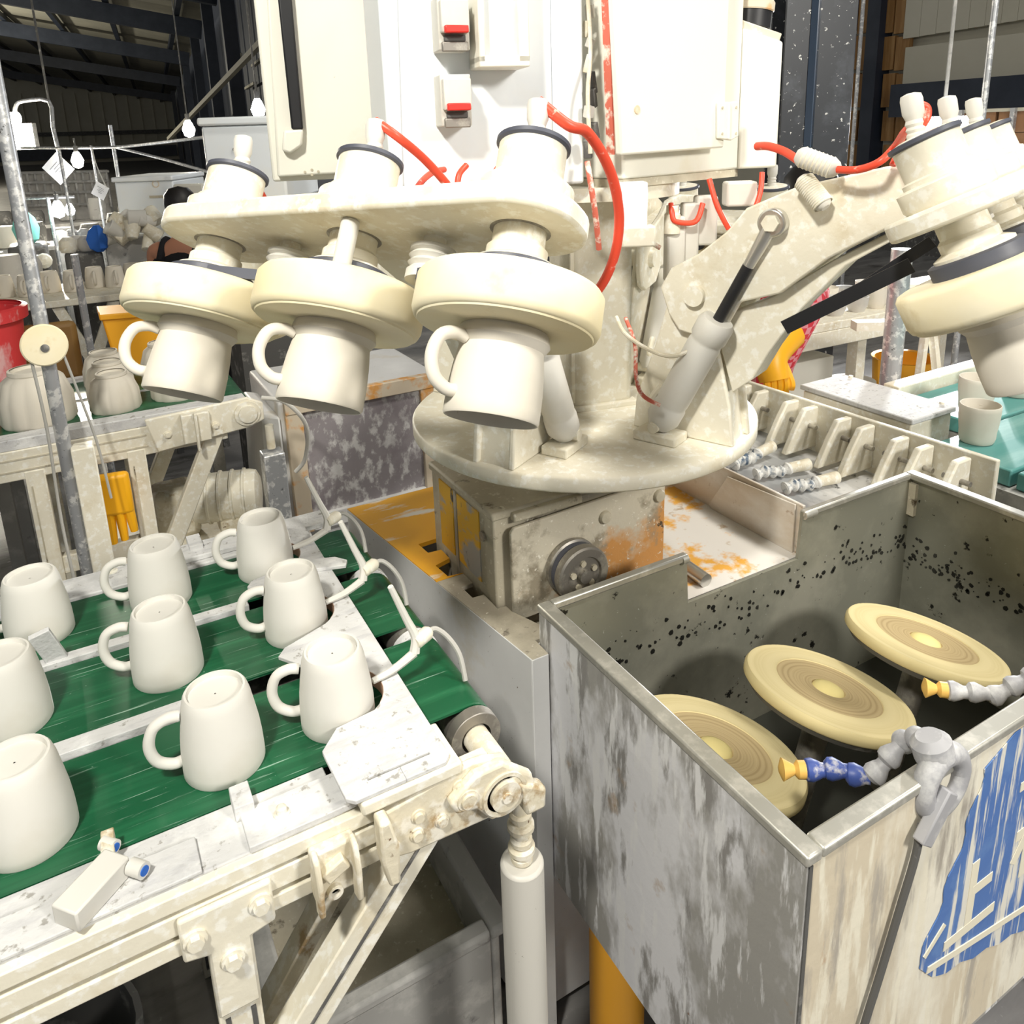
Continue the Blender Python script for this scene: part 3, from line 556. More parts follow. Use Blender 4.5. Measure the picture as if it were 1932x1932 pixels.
# swing arms ----------------------------------------------------------
def arm_matrix(deg, tl, r=.215, z=1.31):
    a = math.radians(deg); o = V((math.cos(a), math.sin(a), 0)); t = V((-o.y, o.x, 0)); tl = math.radians(tl)
    e = o*math.cos(tl)+UZ*math.sin(tl); m_ = -o*math.sin(tl)+UZ*math.cos(tl); p = V((TX, TY, z))+o*r
    # local axes: x = along the arm, y = tangential, z = normal of the arm
    y = m_.cross(e)
    return Matrix(((e.x, y.x, m_.x, p.x), (e.y, y.y, m_.y, p.y), (e.z, y.z, m_.z, p.z), (0, 0, 0, 1))), o, t
HE = .388          # heads along the arm
HS = .201
def arm(deg, tl, label, mugs, mlabels, pr_=.215, pz=1.31, MM=None, cs=-1):
    M, o, t = arm_matrix(deg, tl, pr_, pz)
    if MM: M = MM
    r_ = root('swing_arm', None, label, 'swing arm', 'swing arms of the turntable', M=M)
    prof = [(-.055, -.015), (-.05, .028), (-.02, .048), (.03, .050), (.085, .062), (.125, .080), (.20, .076), (.31, .050), (.36, .02), (.36, -.018), (.30, -.022), (.20, -.030), (.12, -.050), (.06, -.040), (.03, -.062), (-.03, -.060), (-.05, -.045)]
    for y in (-.052, .040): build(MB().prism([V((x, y, z)) for x, z in prof], (0, .012, 0)), 'arm_plate', M_cream, r_, .003, local=True)
    build(MB().box(.03, .36, -.042, .042, .0, .014), 'arm_web', M_cream, r_, local=True)
    build(MB().prism([V((x, -.03, z)) for x, z in ((.0, -.05), (.10, -.05), (.2, -.034), (.36, -.022), (.36, -.030), (.21, -.048), (.13, -.082), (.06, -.125), (.02, -.155), (-.02, -.165))], (0, .06, 0)), 'arm_rib', M_cream, r_, .002, local=True)
    build(MB().cyl((0, -.062, -.005), (0, .062, -.005), .016, n=24), 'pivot_pin', M_cream, r_, local=True)
    for s in (-1, 1): build(MB().cyl((.155, s*.05, .045), (.155, s*.068, .045), .013, n=8), 'rod_bolt', M_steel, r_, local=True)
    # head plate : rounded long plate across the arm
    hw, hl, rc = .070, HS+.062, .062; pts = []
    for cx0, cy0, a0 in ((HE+hw-rc, hl-rc, 0), (HE-hw+rc, hl-rc, PI/2), (HE-hw+rc, -hl+rc, PI), (HE+hw-rc, -hl+rc, 1.5*PI)):
        for i in range(9): a = a0+PI/2*i/8; pts.append(V((cx0+math.cos(a)*rc, cy0+math.sin(a)*rc, -.040)))
    hp = build(MB().prism(pts, (0, 0, .022)), 'head_plate', M_cream, r_, .004, local=True, smooth=50)
    for k in (-1, 0, 1):
        y = k*HS; O = V((HE, y, 0))
        mo = build(MB().lathe([(.044, -.019), (.047, -.014), (.047, .004), (.038, .007), (.038, .012), (.034, .014), (.034, .048), (.0355, .050), (.0355, .053), (.025, .056)], O, UZ, 40), 'motor', M_cream, r_, local=True, smooth=50)
        build(MB().lathe([(.0345, .047), (.0372, .049), (.0372, .053), (.033, .054)], O, UZ, 40, cap=False), 'gasket', M_slate, mo, local=True)
        ax = V((.25, 0, 1)).normalized(); b0 = O+V((-.006, 0, .053))
        pl = build(MB().lathe([(.0100, 0), (.0100, .006), (.0085, .008), (.0100, .011), (.0085, .014), (.0100, .017), (.0085, .021), (.0095, .024), (.0110, .028), (.0112, .042), (.0100, .047), (.004, .049)], b0, ax, 20), 'plug', M_clayw, mo, local=True)
        build(MB().lathe([(.026, -.040), (.026, -.056), (.030, -.060), (.030, -.070), (.040, -.075), (.040, -.079)], O, UZ, 32), 'spindle_hub', M_cream, r_, local=True)
        build(MB().lathe([(.030, -.030), (.030, -.0405)], O, UZ, 28), 'bore_disc', M_steeld, hp, local=True)  # dull disc standing in for the shaded open bore
        build(MB().lathe([(.044, -.078), (.048, -.080), (.048, -.094), (.044, -.096)], O, UZ, 40), 'drive_pulley', M_slate, r_, local=True)
        cw = build(MB().lathe([(.080, -.094), (.086, -.096), (.0895, -.101), (.0895, -.132), (.087, -.138), (.083, -.140)], O, UZ, 64), 'chuck_wheel', M_foam, r_, local=True, smooth=50)
        build(MB().lathe([(.0845, -.1385), (.083, -.1412), (.042, -.1412)], O, UZ, 64), 'chuck_face', M_foam, cw, local=True)
    for y, x in ((.03, HE+.045),): build(MB().cyl((x, y, -.04), (x, y, -.098), .0095, n=16), 'guide_post', M_clayw, r_, .002, local=True)
    for y in (-.098, .098):
        build(MB().lathe([(.020, -.05), (.024, -.052), (.024, -.056), (.020, -.058), (.024, -.062), (.020, -.066), (.024, -.070), (.020, -.074), (.024, -.078), (.024, -.088), (.012, -.09)], (HE-.01, y, 0), UZ, 28), 'idler_stack', M_clayw, r_, local=True)
        build(MB().cyl((HE-.01, y, -.036), (HE-.01, y, -.05), .012, n=16), 'idler_post', M_cream, r_, local=True)
    for s in (-1, 1):     # round drive belts run from pulley to pulley
        build(MB().bar((HE-.044, s*HS, -.087), (HE-.016, s*.10, -.087), .004, .012, (0, 0, 1)), 'drive_belt', M_slate, r_, local=True)
        build(MB().bar((HE+.044, s*HS, -.087), (HE+.012, s*.10, -.087), .004, .012, (0, 0, 1)), 'drive_belt', M_slate, r_, local=True)
    # pivot bracket on the disc and the lifting cylinder
    P = lambda r, y, z: V((TX, TY, z))+o*r+t*y
    for y in (-.036, .028): build(MB().prism([P(r, y, z) for r, z in ((.125, TZ), (.30, TZ), (.292, TZ+(pz-TZ)*.27), (.27, TZ+(pz-TZ)*.63), (.245, pz), (.225, pz+.025), (.195, pz+.015), (.165, TZ+(pz-TZ)*.63), (.13, TZ+(pz-TZ)*.22))], t*.010), 'pivot_bracket', M_cream, r_, .003)
    build(MB().prism([P(.292, -.034, TZ), P(.292, .034, TZ), P(.272, .034, TZ+(pz-TZ)*.5), P(.272, -.034, TZ+(pz-TZ)*.5)], o*-.008), 'bracket_front', M_cream, r_)
    ta = M @ V((.155, 0, .045)); cb = P(.19, cs*.066, TZ+.028); ct = V((ta.x, ta.y, ta.z))+t*cs*.062; d = (ct-cb).normalized()
    build(MB().lathe([(.018, -.012), (.0265, .004), (.0265, .028), (.0245, .031), (.0245, .036), (.0255, .04), (.0255, .15), (.0245, .153), (.0245, .158), (.0275, .162), (.0275, .186), (.023, .194)], cb+d*.008, d, 28), 'lift_cylinder', M_clayw, r_, smooth=45)
    build(MB().cyl(cb+d*.19, ct-d*.07, .0085, n=16), 'piston_rod', M_rub if tl > 20 else M_steel, r_)
    build(MB().cyl(ct-d*.085, ct-d*.012, .0075, .011, n=12), 'rod_end', M_steel, r_)
    build(MB().cyl(ct+t*-.008, ct+t*.010, .020, n=24), 'rod_eye', M_steel, r_, .003); build(MB().cyl(ct+t*cs*.014, ct+t*cs*.006, .012, n=6), 'rod_nut', M_cream, r_)
    cf = build(MB().obox(cb+V((0, 0, -.020)), (o, t, UZ), (.075, .045, .016)), 'cylinder_foot', M_cream, r_, .003)
    build(MB().cyl(cb+t*-.026, cb+t*.026, .009, n=16), 'foot_pin', M_cream, cf)
    build(MB().tube([cb+d*.03+o*-.022, cb+d*.045+o*-.034, cb+d*.07+o*-.03], .006, 8), 'air_fitting', M_cream, r_)
    hx = [(.040, .80), (.052, .815), (.066, .74), (.0715, .53), (.066, .32), (.053, .215), (.041, .22)]
    for k, lb in mugs:
        Mm = M @ Matrix.Translation((HE, k*HS, -.2255)) @ Matrix.Rotation(math.radians(mlabels[k]), 4, 'Z')
        mug('held_mug', Mm, lb, 'mugs held under the swing arms', M_clay, .0855, .0445, .0415, hx)
    return r_, M
G1 = 'beige mug hanging under the cream wheel '
am = V((.3845, .3228, .8648)).normalized(); ay = V((.1102, -.1679, .009)); ay = (ay-am*ay.dot(am)).normalized(); ae = ay.cross(am)
ap = V((.1983, .7729, 1.2842))-ae*HE+am*.2255     # the raised arm leans a little sideways in mid-swing
MX1 = Matrix(((ae.x, ay.x, am.x, ap.x), (ae.y, ay.y, am.y, ap.y), (ae.z, ay.z, am.z, ap.z), (0, 0, 0, 1)))
A1, MA1 = arm(209, 28, 'cream swing arm with three foam wheels tilted up over the belts', [(-1, G1+'next to the white background cabinet'), (0, G1+'at the middle of the tilted arm'), (1, G1+'nearest the looping red hose')], {-1: 139, 0: 146, 1: 152}, .22, 1.286, MX1, 1)
A2, MA2 = arm(293.2, 27, 'cream swing arm seen side-on beside the steel column', [(-1, 'beige mug hanging below the raised arm over the trough'), (0, 'beige mug on the middle wheel of the side-on arm'), (1, 'beige mug on the last wheel of the side-on arm')], {-1: 216, 0: 216, 1: 216}, .236, 1.308)
A3, MA3 = arm(122, 4, 'cream swing arm lowered behind the tilted arm', [], {})
A4, MA4 = arm(32, 8, 'cream swing arm behind the cabinets, facing away', [], {})
# ================================================================== control cabinets on the turntable
def cab(name, pxs, z, depth, H, m_, label, side=None):
    a, b = Z(pxs[0][0], pxs[0][1], z), Z(pxs[1][0], pxs[1][1], z)
    u = (b-a).normalized(); n = V((u.y, -u.x, 0)); n = n if n.dot(CAM-a) > 0 else -n
    r_ = root(name, (a+b)/2-n*depth/2, label, 'cabinet', 'control cabinets around the turntable column')
    build(MB().prism([a, b, b-n*depth, a-n*depth], UZ*H), 'body', m_, r_, .004)
    return r_, a, b, u, n
c1, a1, b1, u1, n1 = cab('control_cabinet', ((515, 343), (737, 333)), 1.485, .18, .70, M_cab, 'cream steel cabinet with a long black bar handle')
def on(fr, px, py, off=0): return PL(px, py, fr[0]+fr[1]*off, fr[1])
F1 = (a1, n1)
def face_box(parent, fr, name, pts, th, m_, off=0, bevel=0):
    return build(MB().prism([on(fr, x, y) + fr[1]*off for x, y in pts], fr[1]*th), name, m_, parent, bevel)
dr = face_box(c1, F1, 'door', ((500, -60), (742, -60), (737, 322), (524, 334)), .012, M_cab, .0005, .004)
hb = face_box(c1, F1, 'handle_bar', ((518, -60), (545, -60), (572, 245), (550, 245)), .012, M_rub, .016, .003)
face_box(c1, F1, 'handle_end', ((535, 246), (572, 244), (570, 275), (548, 290), (532, 284)), .016, M_cab, .013, .004)
for x, y in ((575, 324), (588, 320), (588, 329), (600, 323)): p = on(F1, x, y); build(MB().cyl(p+n1*.0125, p+n1*.0135, .0022, n=10), 'vent_hole_disc', M_gear, c1)  # flat discs coloured in for the dark vent holes
c2, a2, b2, u2, n2 = cab('control_cabinet', ((738, 366), (1046, 350)), 1.475, .16, .72, M_cabw, 'white steel cabinet carrying the red-switched breakers')
F2 = (a2, n2)
e2 = Z(1103, 346, 1.475); n2b = V(((e2-b2).y, -(e2-b2).x, 0)).normalized()
build(MB().prism([b2, e2, e2-n2b*.12, b2-n2*.12], UZ*.72), 'corner_wing', M_cabw, c2, .004)
face_box(c2, F2, 'door_edge', ((735, -60), (746, -60), (760, 355), (744, 356)), .004, M_cabw, .0005, .001)
build(MB().prism([a2+UZ*.0, b2, b2-n2*.15, a2-n2*.15], UZ*-.006), 'bottom_flange', M_gear, c2)
c3, a3, b3, u3, n3 = cab('control_cabinet', ((1176, 339), (1392, 319)), 1.478, .12, .60, M_cab, 'cream cabinet with ajar hinged door and rust spot')
F3 = (a3, n3)
d3 = face_box(c3, F3, 'door', ((1128, -60), (1352, -60), (1340, 279), (1146, 293)), .012, M_cab, .014, .003)
face_box(c3, F3, 'door_packing', ((1132, -60), (1136, -60), (1147, 292), (1144, 292)), .013, M_redd, .0005)
hg = face_box(c3, F3, 'hinge', ((1324, 195), (1362, 193), (1362, 258), (1348, 266), (1324, 262)), .006, M_cab, .0262, .002)
for x, y in ((1330, 205), (1356, 204), (1330, 253), (1356, 252)): p = on(F3, x, y); build(MB().cyl(p+n3*.032, p+n3*.0335, .0022, n=8), 'hinge_screw', M_gear, hg)
p0, p1 = on(F3, 1341, 197), on(F3, 1340, 262); build(MB().cyl(p0+n3*.033, p1+n3*.033, .0035, n=12), 'hinge_pin', M_cab, hg)
p = on(F3, 1175, 208); build(MB().cyl(p+n3*.0262, p+n3*.0272, .006, n=12), 'rust_spot', M_orfr, c3)
build(MB().prism([a3, b3, b3-n3*.118, a3-n3*.118], UZ*-.012), 'bottom_flange', M_gear, c3)
e3 = Z(1466, 316, 1.478); t3 = V((-(e3-b3).y, (e3-b3).x, 0)).normalized()
zt = PL(1400, 52, b3, V(((e3-b3).y, -(e3-b3).x, 0))).z; zt2 = PL(1474, 78, b3, V(((e3-b3).y, -(e3-b3).x, 0))).z
wg = build(MB().prism([b3, e3, V((e3.x, e3.y, zt2)), V((b3.x, b3.y, zt))], t3*.12), 'side_housing', M_cab, c3, .004)
mc = V((0, 0, .010))+V((b3.x, b3.y, zt))*.5+V((e3.x, e3.y, zt2))*.5+t3*.06
fanm = root('motor_unit', mc, 'small black and copper motor on top of the cabinet side housing', 'motor')
build(MB().lathe([(.030, 0), (.036, .004), (.036, .05), (.028, .055), (.02, .07)], mc+V((0, 0, .002)), (.1, 0, 1), 24), 'stator', M_rub, fanm)
build(MB().lathe([(.0375, .03), (.039, .032), (.039, .045), (.0375, .047)], mc+V((0, 0, .002)), (.1, 0, 1), 24, cap=False), 'winding', M_orfr, fanm)
build(MB().bar(V((b3.x, b3.y, zt+.0065))+t3*.02, V((e3.x, e3.y, zt2+.0065))+t3*.02, .02, .014), 'mount', M_creamd, fanm, .002)
# things in the gap between the cabinets
def pxline(pts, r, name, m_, label, cat, group=None, n=10, k=6): return one(MB().tube([D(*p) for p in pts], r, n, k=k), name, m_, label, cat, group)
g3 = root('wiring_bundle', D(1118, 150, 1.16), 'dusty wiring packed in the dark gap between white and cream cabinets', 'wiring')
build(MB().prism([D(1094, -50, 1.33), D(1134, -50, 1.33), D(1136, 300, 1.33), D(1098, 300, 1.33)], fw*.02), 'gap_panel', M_cab, g3)
for i in range(9):
    c = D(1110+random.uniform(-2, 10), 8+i*32, 1.11); build(MB().bar(c, c+V((random.uniform(-.008, .008), .004, random.uniform(-.03, -.012))), .012, .010), 'terminal', random.choice((M_clayw, M_creamd, M_dgrey)), g3, .001)
build(MB().tube([D(1107, -30, 1.09), D(1114, 90, 1.10), D(1109, 180, 1.09), D(1114, 290, 1.10)], .003, 8), 'cable', M_creamd, g3)
# breakers and the switch box on the white cabinet
sw = root('switch_box', on(F2, 915, 60), 'white open-fronted switch box on the white cabinet', 'switch box')
ctr = on(F2, 930, 20); q = lambda dx, dz, off: ctr+u2*dx+UZ*dz+n2*off
for nm, x0_, x1_, z0_, z1_ in (('side', -.035, -.026, -.07, .14), ('side', .016, .032, -.07, .14), ('bottom', -.035, .032, -.075, -.060)):
    build(MB().prism([q(x0_, z0_, .001), q(x1_, z0_, .001), q(x1_, z1_, .001), q(x0_, z1_, .001)], n2*.055), nm, M_cab, sw, .002)
build(MB().prism([q(-.026, -.06, .002), q(.016, -.06, .002), q(.016, .14, .002), q(-.026, .14, .002)], n2*.038), 'inner_panel', M_cabw, sw)
def breaker(px, py, label, s=1.0):
    c = on(F2, px, py); r_ = root('circuit_breaker', c, label, 'breaker', 'breakers on the white cabinet')
    g = lambda dx, dz, off: c+u2*dx*s+UZ*dz*s+n2*off
    rx = lambda x0_, x1_, z0_, z1_, o0, th, nm, m_, bv=.0015: build(MB().prism([g(x0_, z0_, o0), g(x1_, z0_, o0), g(x1_, z1_, o0), g(x0_, z1_, o0)], n2*th), nm, m_, r_, bv)
    rx(-.020, .020, -.032, .032, .001, .040, 'case', M_clayw); rx(-.018, .018, -.012, .026, .041, .012, 'front', M_clayw)
    rx(-.015, .015, -.013, -.004, .050, .010, 'toggle', M_sred); rx(-.017, .017, -.034, -.022, .040, .006, 'terminals', M_steeld)
    rx(-.014, .014, -.022, -.014, .041, .005, 'window', M_dgrey); return r_
breaker(843, 52, 'white breaker with raised red toggle touching the switch box')
breaker(848, 192, 'white breaker with red toggle hanging alone below the other')
# red hoses and wires ---------------------------------------------------
GH = 'red air hoses of the machine'
def hose(pts, lab, r=.0052, m_=None): return one(MB().tube([p if isinstance(p, Vector) else D(*p) for p in pts], r, 12), 'air_hose', m_ or M_red, lab, 'hose', GH)
P1 = lambda k, z=.098, x=.006: MA1 @ V((HE+x, k*HS, z))
P2 = lambda k, z=.098, x=.006: MA2 @ V((HE+x, k*HS, z))
def dep(p): return (p-CAM).dot(fw)
pa, pb, pc = P1(1), P1(0), P1(-1)
da, db, dc_ = dep(pa), dep(pb), dep(pc)
hose([pa, (1072, 236, da), (1110, 252, da+.02), (1150, 320, da+.06), (1168, 400, da+.1), (1160, 480, da+.13), (1130, 545, da+.15), (1085, 580, da+.16)], 'thick red hose looping from the arm motor beside the column', .0058)
hose([pb, (750, 258, db), (800, 300, db+.04), (845, 350, db+.08), (880, 400, db+.12)], 'thick red hose arching off the middle arm motor')
hose([pc, (462, 310, dc_), (482, 345, dc_+.04), (515, 402, dc_+.1)], 'thin red hose dropping off the arm motor beside the white cabinet', .004)
hose([(772, 392, .93), (790, 350, .96), (815, 326, 1.0), (838, 320, 1.03)], 'short red hose crossing under the middle motor hose', .004)
hose([(862, 362, 1.02), (866, 330, 1.02), (880, 312, 1.03)], 'short red hose hooked into a white elbow under the cabinet', .004)
hose([(928, 358, 1.04), (932, 330, 1.04), (945, 308, 1.05)], 'short red hose behind the end motor of the tilted arm', .004)
hose([(1108, 305, 1.11), (1115, 350, 1.11), (1124, 410, 1.13), (1130, 470, 1.16)], 'dusty red wire straight down the column face', .0042, M_redd)
hose([(1185, 405, 1.28), (1205, 435, 1.28), (1225, 455, 1.29), (1246, 468, 1.29)], 'coiled dusty red wire going into a white solenoid', .004, M_redd)
hose([(1266, 384, 1.275), (1268, 402, 1.272), (1275, 418, 1.272), (1312, 418, 1.272), (1326, 384, 1.275)], 'small red U-shaped hose below the cream cabinet', .0045)
hose([(1338, 338, 1.275), (1350, 380, 1.272), (1362, 408, 1.272), (1375, 432, 1.275)], 'red hose falling straight from cream cabinet to arm pivot', .0045)
hose([(1438, 325, 1.28), (1434, 365, 1.28), (1420, 405, 1.28)], 'red hose below the cabinet side housing', .0042)
pq = P2(-1); dq = dep(pq)
hose([(1428, 276, 1.12), (1450, 276, 1.10), (1480, 286, 1.08), (1508, 304, 1.06)], 'red cable leaving the cabinet side towards a white connector', .0058)
hose([(1580, 320, 1.0), (1620, 320, .98), (1660, 305, .96), (1690, 275, .95), (1712, 245, dq+.02), (1742, 232, dq), (1748, 205, dq), (1730, 196, dq), pq], 'red cable looping up to the plug of the side-on arm', .0048)
hose([(1704, 250, .97), (1699, 272, .98), (1692, 293, .985), (1684, 312, .985)], 'red cable hanging behind the side-on arm motor', .0042)
for (xa, ya, xb, yb, t0, lab, ng) in ((1502, 292, 1584, 322, 1.03, 'white cable connector lying level between red cables', 8), (1512, 335, 1558, 392, 1.05, 'ribbed white cable connector resting on the arm', 14)):
    cn = root('cable_connector', D(xa, ya, t0), lab, 'connector'); A_, B_ = D(xa, ya, t0), D(xb, yb, t0-.02); dd = (B_-A_); Ln = dd.length
    build(MB().lathe([(.007, 0), (.0115, .004), (.0135, .008), (.0135, Ln-.01), (.010, Ln-.003), (.006, Ln)], A_, dd, 20), 'shell', M_clayw, cn)
    for i in range(ng): build(MB().lathe([(.0132, 0), (.0142, .001), (.0142, .002), (.0132, .003)], A_+dd*((i+1.5)/(ng+3)), dd, 20, cap=False), 'ridge', M_cream, cn)
# white pneumatic parts between column and right arm
pn = root('solenoid_valve', D(1270, 480, 1.3), 'white slip-caked solenoid valve on the column beside red hoses', 'valve')
for (x, y, wd_, h_) in ((1272, 470, .030, .11), (1300, 440, .026, .10), (1330, 415, .034, .08), (1395, 365, .05, .04)):
    c = D(x, y, 1.31); build(MB().obox(c, (rt0, V((rt0.y, -rt0.x, 0)), UZ), (wd_, .035, h_)), 'valve_body', M_clayw, pn, .004)
build(MB().lathe([(.013, 0), (.013, .03), (.010, .034), (.010, .045)], D(1268, 440, 1.29), UZ, 16), 'coil', M_cream, pn)
sl = root('cable_sleeve', D(1190, 360, 1.2), 'bent white paper sleeve hanging under the cream cabinet', 'sleeve')
c = D(1190, 392, 1.16); build(MB().obox(c, (rt0, V((rt0.y, -rt0.x, 0)), UZ), (.045, .03, .075)), 'sleeve_wall', M_cabw, sl, .003)
build(MB().obox(c+V((.003, -.012, -.04)), (rt0, V((rt0.y, -rt0.x, 0)), UZ), (.05, .03, .03)), 'sleeve_fold', M_cream, sl, .003)
for pts, lab in (([(1163, 598, 1.25), (1180, 630, 1.22), (1225, 660, 1.20), (1270, 672, 1.19), (1310, 655, 1.19), (1335, 628, 1.2)], 'slip-coated thin tube sagging from column to lift cylinder'), ([(1180, 600, 1.25), (1198, 650, 1.22), (1200, 710, 1.2), (1212, 745, 1.2), (1245, 765, 1.2)], 'brown thin tube hanging from column to cylinder foot')):
    one(MB().tube([D(*p) for p in pts], .0032, 8), 'air_tube', M_redd if 'brown' in lab else M_creamd, lab, 'tube')
# red cables in the gap between the left and the white cabinets
for i, (x, lab) in enumerate(((692, 'red cable running down beside the handle door edge'), (709, 'second red cable in the gap by the white cabinet'))):
    one(MB().tube([D(x-6, -40, 1.213), D(x+2, 20, 1.213), D(x+12, 75, 1.213), D(x+16, 120, 1.213), D(x+18, 180, 1.213), D(x+20-i*2, 250, 1.213)], .0045, 8), 'red_cable', M_red, lab, 'cable')
one(MB().tube([D(814, -30, 1.08), D(812, 40, 1.08), D(813, 90, 1.08), D(816, 150, 1.08), D(822, 170, 1.06)], .0042, 8), 'red_cable', M_red, 'red cable hanging down the white cabinet into a breaker', 'cable')
# drive belts of the side-on arm
bA = root('drive_belt', D(1600, 560, 1.0), 'black flat drive belt stretched under the side-on arm', 'belt')
pul = MA2 @ V((HE, -HS, -.087)); 
build(MB().bar(D(1480, 618, 1.02), D(1720, 500, .93), .004, .018, (0, 0, 1)), 'run', M_rub, bA)
build(MB().bar(D(1600, 560, .99), D(1760, 455, .93), .004, .014, (0, 0, 1)), 'run', M_rub, bA)

# ================================================================== right side: trough, rollers, box, far belt
tr = root('nozzle_trough', (1.4, 1.2, .70), 'grey slip-covered trough with wall of guide blocks', 'trough')
build(MB().box(1.145, 1.62, .925, 1.72, .70, .722), 'plank', M_plank, tr, .002)
build(MB().prism([V((1.625, .855, .70)), V((1.595, 1.72, .70)), V((1.595, 1.72, .852)), V((1.625, .855, .852))], (.014, 0, 0)), 'long_wall', M_cream, tr, .003)
build(MB().box(1.14, 1.62, 1.715, 1.727, .70, .83), 'end_wall', M_cream, tr, .002)
build(MB().box(1.20, 1.60, .93, 1.70, .05, .70), 'under_frame', M_dgrey, tr)
for x, y in ((1.30, 1.05), (1.25, 1.30)): build(MB().cyl((x, y, .7222), (x, y, .7235), .009, n=14), 'plank_hole_disc', M_dgrey, tr)  # flat dark discs in place of shaded holes in the plank
for i, y in enumerate((.90, .985, 1.045, 1.135, 1.20, 1.30, 1.36, 1.46, 1.52)):
    bl = build(MB().prism([V((1.50, y, .735)), V((1.613, y, .735)), V((1.613, y, .846)), V((1.565, y, .846)), V((1.535, y, .80))], (0, .018, 0)), 'guide_block', M_cream, tr, .004)
    build(MB().cyl((1.58, y-.022, .80), (1.58, y+.04, .80), .006, n=12), 'pin', M_steeld, bl)
for (xa, ya, xb, yb) in ((1370, 815, 1455, 792), (1430, 862, 1500, 810), (1500, 885, 1640, 835), (1570, 905, 1665, 858)):
    A_, B_ = Z(xa, ya, .737), Z(xb, yb, .775); B_ = A_.lerp(B_, min(1, (1.492-A_.x)/(B_.x-A_.x))); dh_ = (B_-A_); dh_.z = 0; A_ = A_-dh_.normalized()*max(0, .15-dh_.length); A_.z = .739; np_ = root('nozzle_pipe', A_, 'slip-wrapped nozzle pipe lying on the plank, ' + ('at the arm end', 'second from the arm', 'third from the arm', 'beside the tank corner')[(1370, 1430, 1500, 1570).index(xa)], 'pipe', 'nozzle pipes in the trough')
    build(MB().tube([A_.lerp(B_, i/6)+V((0, 0, .004*math.sin(i*1.7))) for i in range(5)], .016, 12, rs=lambda t: .013+.003*math.sin(t*30)), 'wrapped_hose', M_wrap, np_)
    build(MB().cyl(A_.lerp(B_, .62), B_, .013, .015, n=16), 'holder', M_cream, np_, .002)
jb = root('junction_box', (1.785, 1.26, .70), 'white slip-stained flat steel box beside the trough wall', 'box')
build(MB().box(1.705, 1.865, 1.105, 1.43, .52, .835), 'body', M_cream, jb, .004)
build(MB().box(1.698, 1.872, 1.098, 1.437, .838, .852), 'lid', M_white, jb, .003)
for y in (1.13, 1.40): build(MB().cyl((1.86, y, .852), (1.86, y, .858), .006, n=10), 'lid_screw', M_cream, jb)
build(MB().box(1.75, 1.82, 1.2, 1.34, 0, .52), 'stand', M_grey, jb)
fb = root('output_conveyor', (2.4, .9, 0), 'teal belt conveyor with finished mugs beyond the trough', 'conveyor')
build(MB().box(1.72, 3.2, .42, .86, .76, .80), 'belt', M_teal, fb, .004)
build(MB().box(1.72, 3.2, .872, 1.06, .76, .80), 'belt', M_teal, fb, .004); build(MB().box(1.93, 3.2, 1.072, 1.30, .76, .80), 'belt', M_teal, fb, .004)
build(MB().box(1.70, 3.2, .38, 1.06, .70, .758), 'bed', M_grey, fb); build(MB().box(1.93, 3.2, 1.06, 1.34, .70, .758), 'bed', M_grey, fb)
build(MB().box(1.95, 3.2, 1.31, 1.36, .74, .83), 'rail', M_cream, fb, .003)
for x, y in ((2.0, .42), (3.1, .42), (2.0, 1.30), (3.1, 1.30)): build(MB().box(x-.02, x+.02, y-.02, y+.02, 0, .70), 'leg', M_cream, fb)
om = None
for px, py, lab in ((1842, 832, 'beige mug standing upright on teal belt, next to the junction box'), (1838, 775, 'pale mug on teal belt half hidden below the hanging mug'), (1917, 745, 'grey mug on teal belt against the rail')):
    p = Z(px, py, .80); M = Matrix.Translation((p.x, p.y, .801+.093)) @ Matrix.Rotation(PI, 4, 'X') @ Matrix.Rotation(math.radians(150), 4, 'Z')
    if om is None: om = mug('finished_mug', M, lab, 'mugs on the teal belt', M_clay, .093, .0445, .036)
    else: dup(om, M, lab)
# ---- far right: bench, pots, worker, rack, column, lamp
bn = root('work_bench', (2.6, 2.1, 0), 'long white work bench carrying rows of pots', 'bench')
bd = V((.94, -.04, 0)).normalized(); bnrm = V((-bd.y, bd.x, 0)); b00 = V((1.72, 2.04, 0))
def bbx(u0, u1, v0, v1, z0, z1): 
    c = b00+bd*(u0+u1)/2+bnrm*(v0+v1)/2+UZ*(z0+z1)/2; return MB().obox(c, (bd, bnrm, UZ), (u1-u0, v1-v0, z1-z0))
build(bbx(0, 2.6, 0, .42, .765, .80), 'top', M_cream, bn, .004); build(bbx(0, 2.6, 0, .03, .70, .765), 'apron', M_cream, bn, .003)
for u in (.02, 1.0, 2.0): 
    for v in (.03, .36): build(bbx(u, u+.05, v, v+.05, 0, .765), 'leg', M_cream, bn)
build(bbx(.1, .95, .10, .40, .12, .62), 'cupboard', M_cab, bn, .004); build(bbx(1.06, 1.99, .09, .40, .2, .23), 'shelf', M_dgrey, bn)
for i in range(16):
    u, v = .55+.12*(i % 8)+random.uniform(-.01, .01), .08+.15*(i//8); p = b00+bd*u+bnrm*v
    one(MB().lathe([(.03, 0), (.042, .03), (.046, .06+random.uniform(0, .03)), (.040, .062), (.036, .03), (.02, .012)], V((p.x, p.y, .80)), UZ, 20), 'bench_pot', random.choice((M_clayg, M_clay, M_grey)), ('clay pot in the row along the work bench edge', 'clay pot in the row further back on the work bench')[i//8], 'pot', 'pots on the work bench')
one(MB().box(2.70, 2.78, 2.325, 2.405, .8, .90), 'red_box', M_plred, 'small red box among the bench pots', 'box')
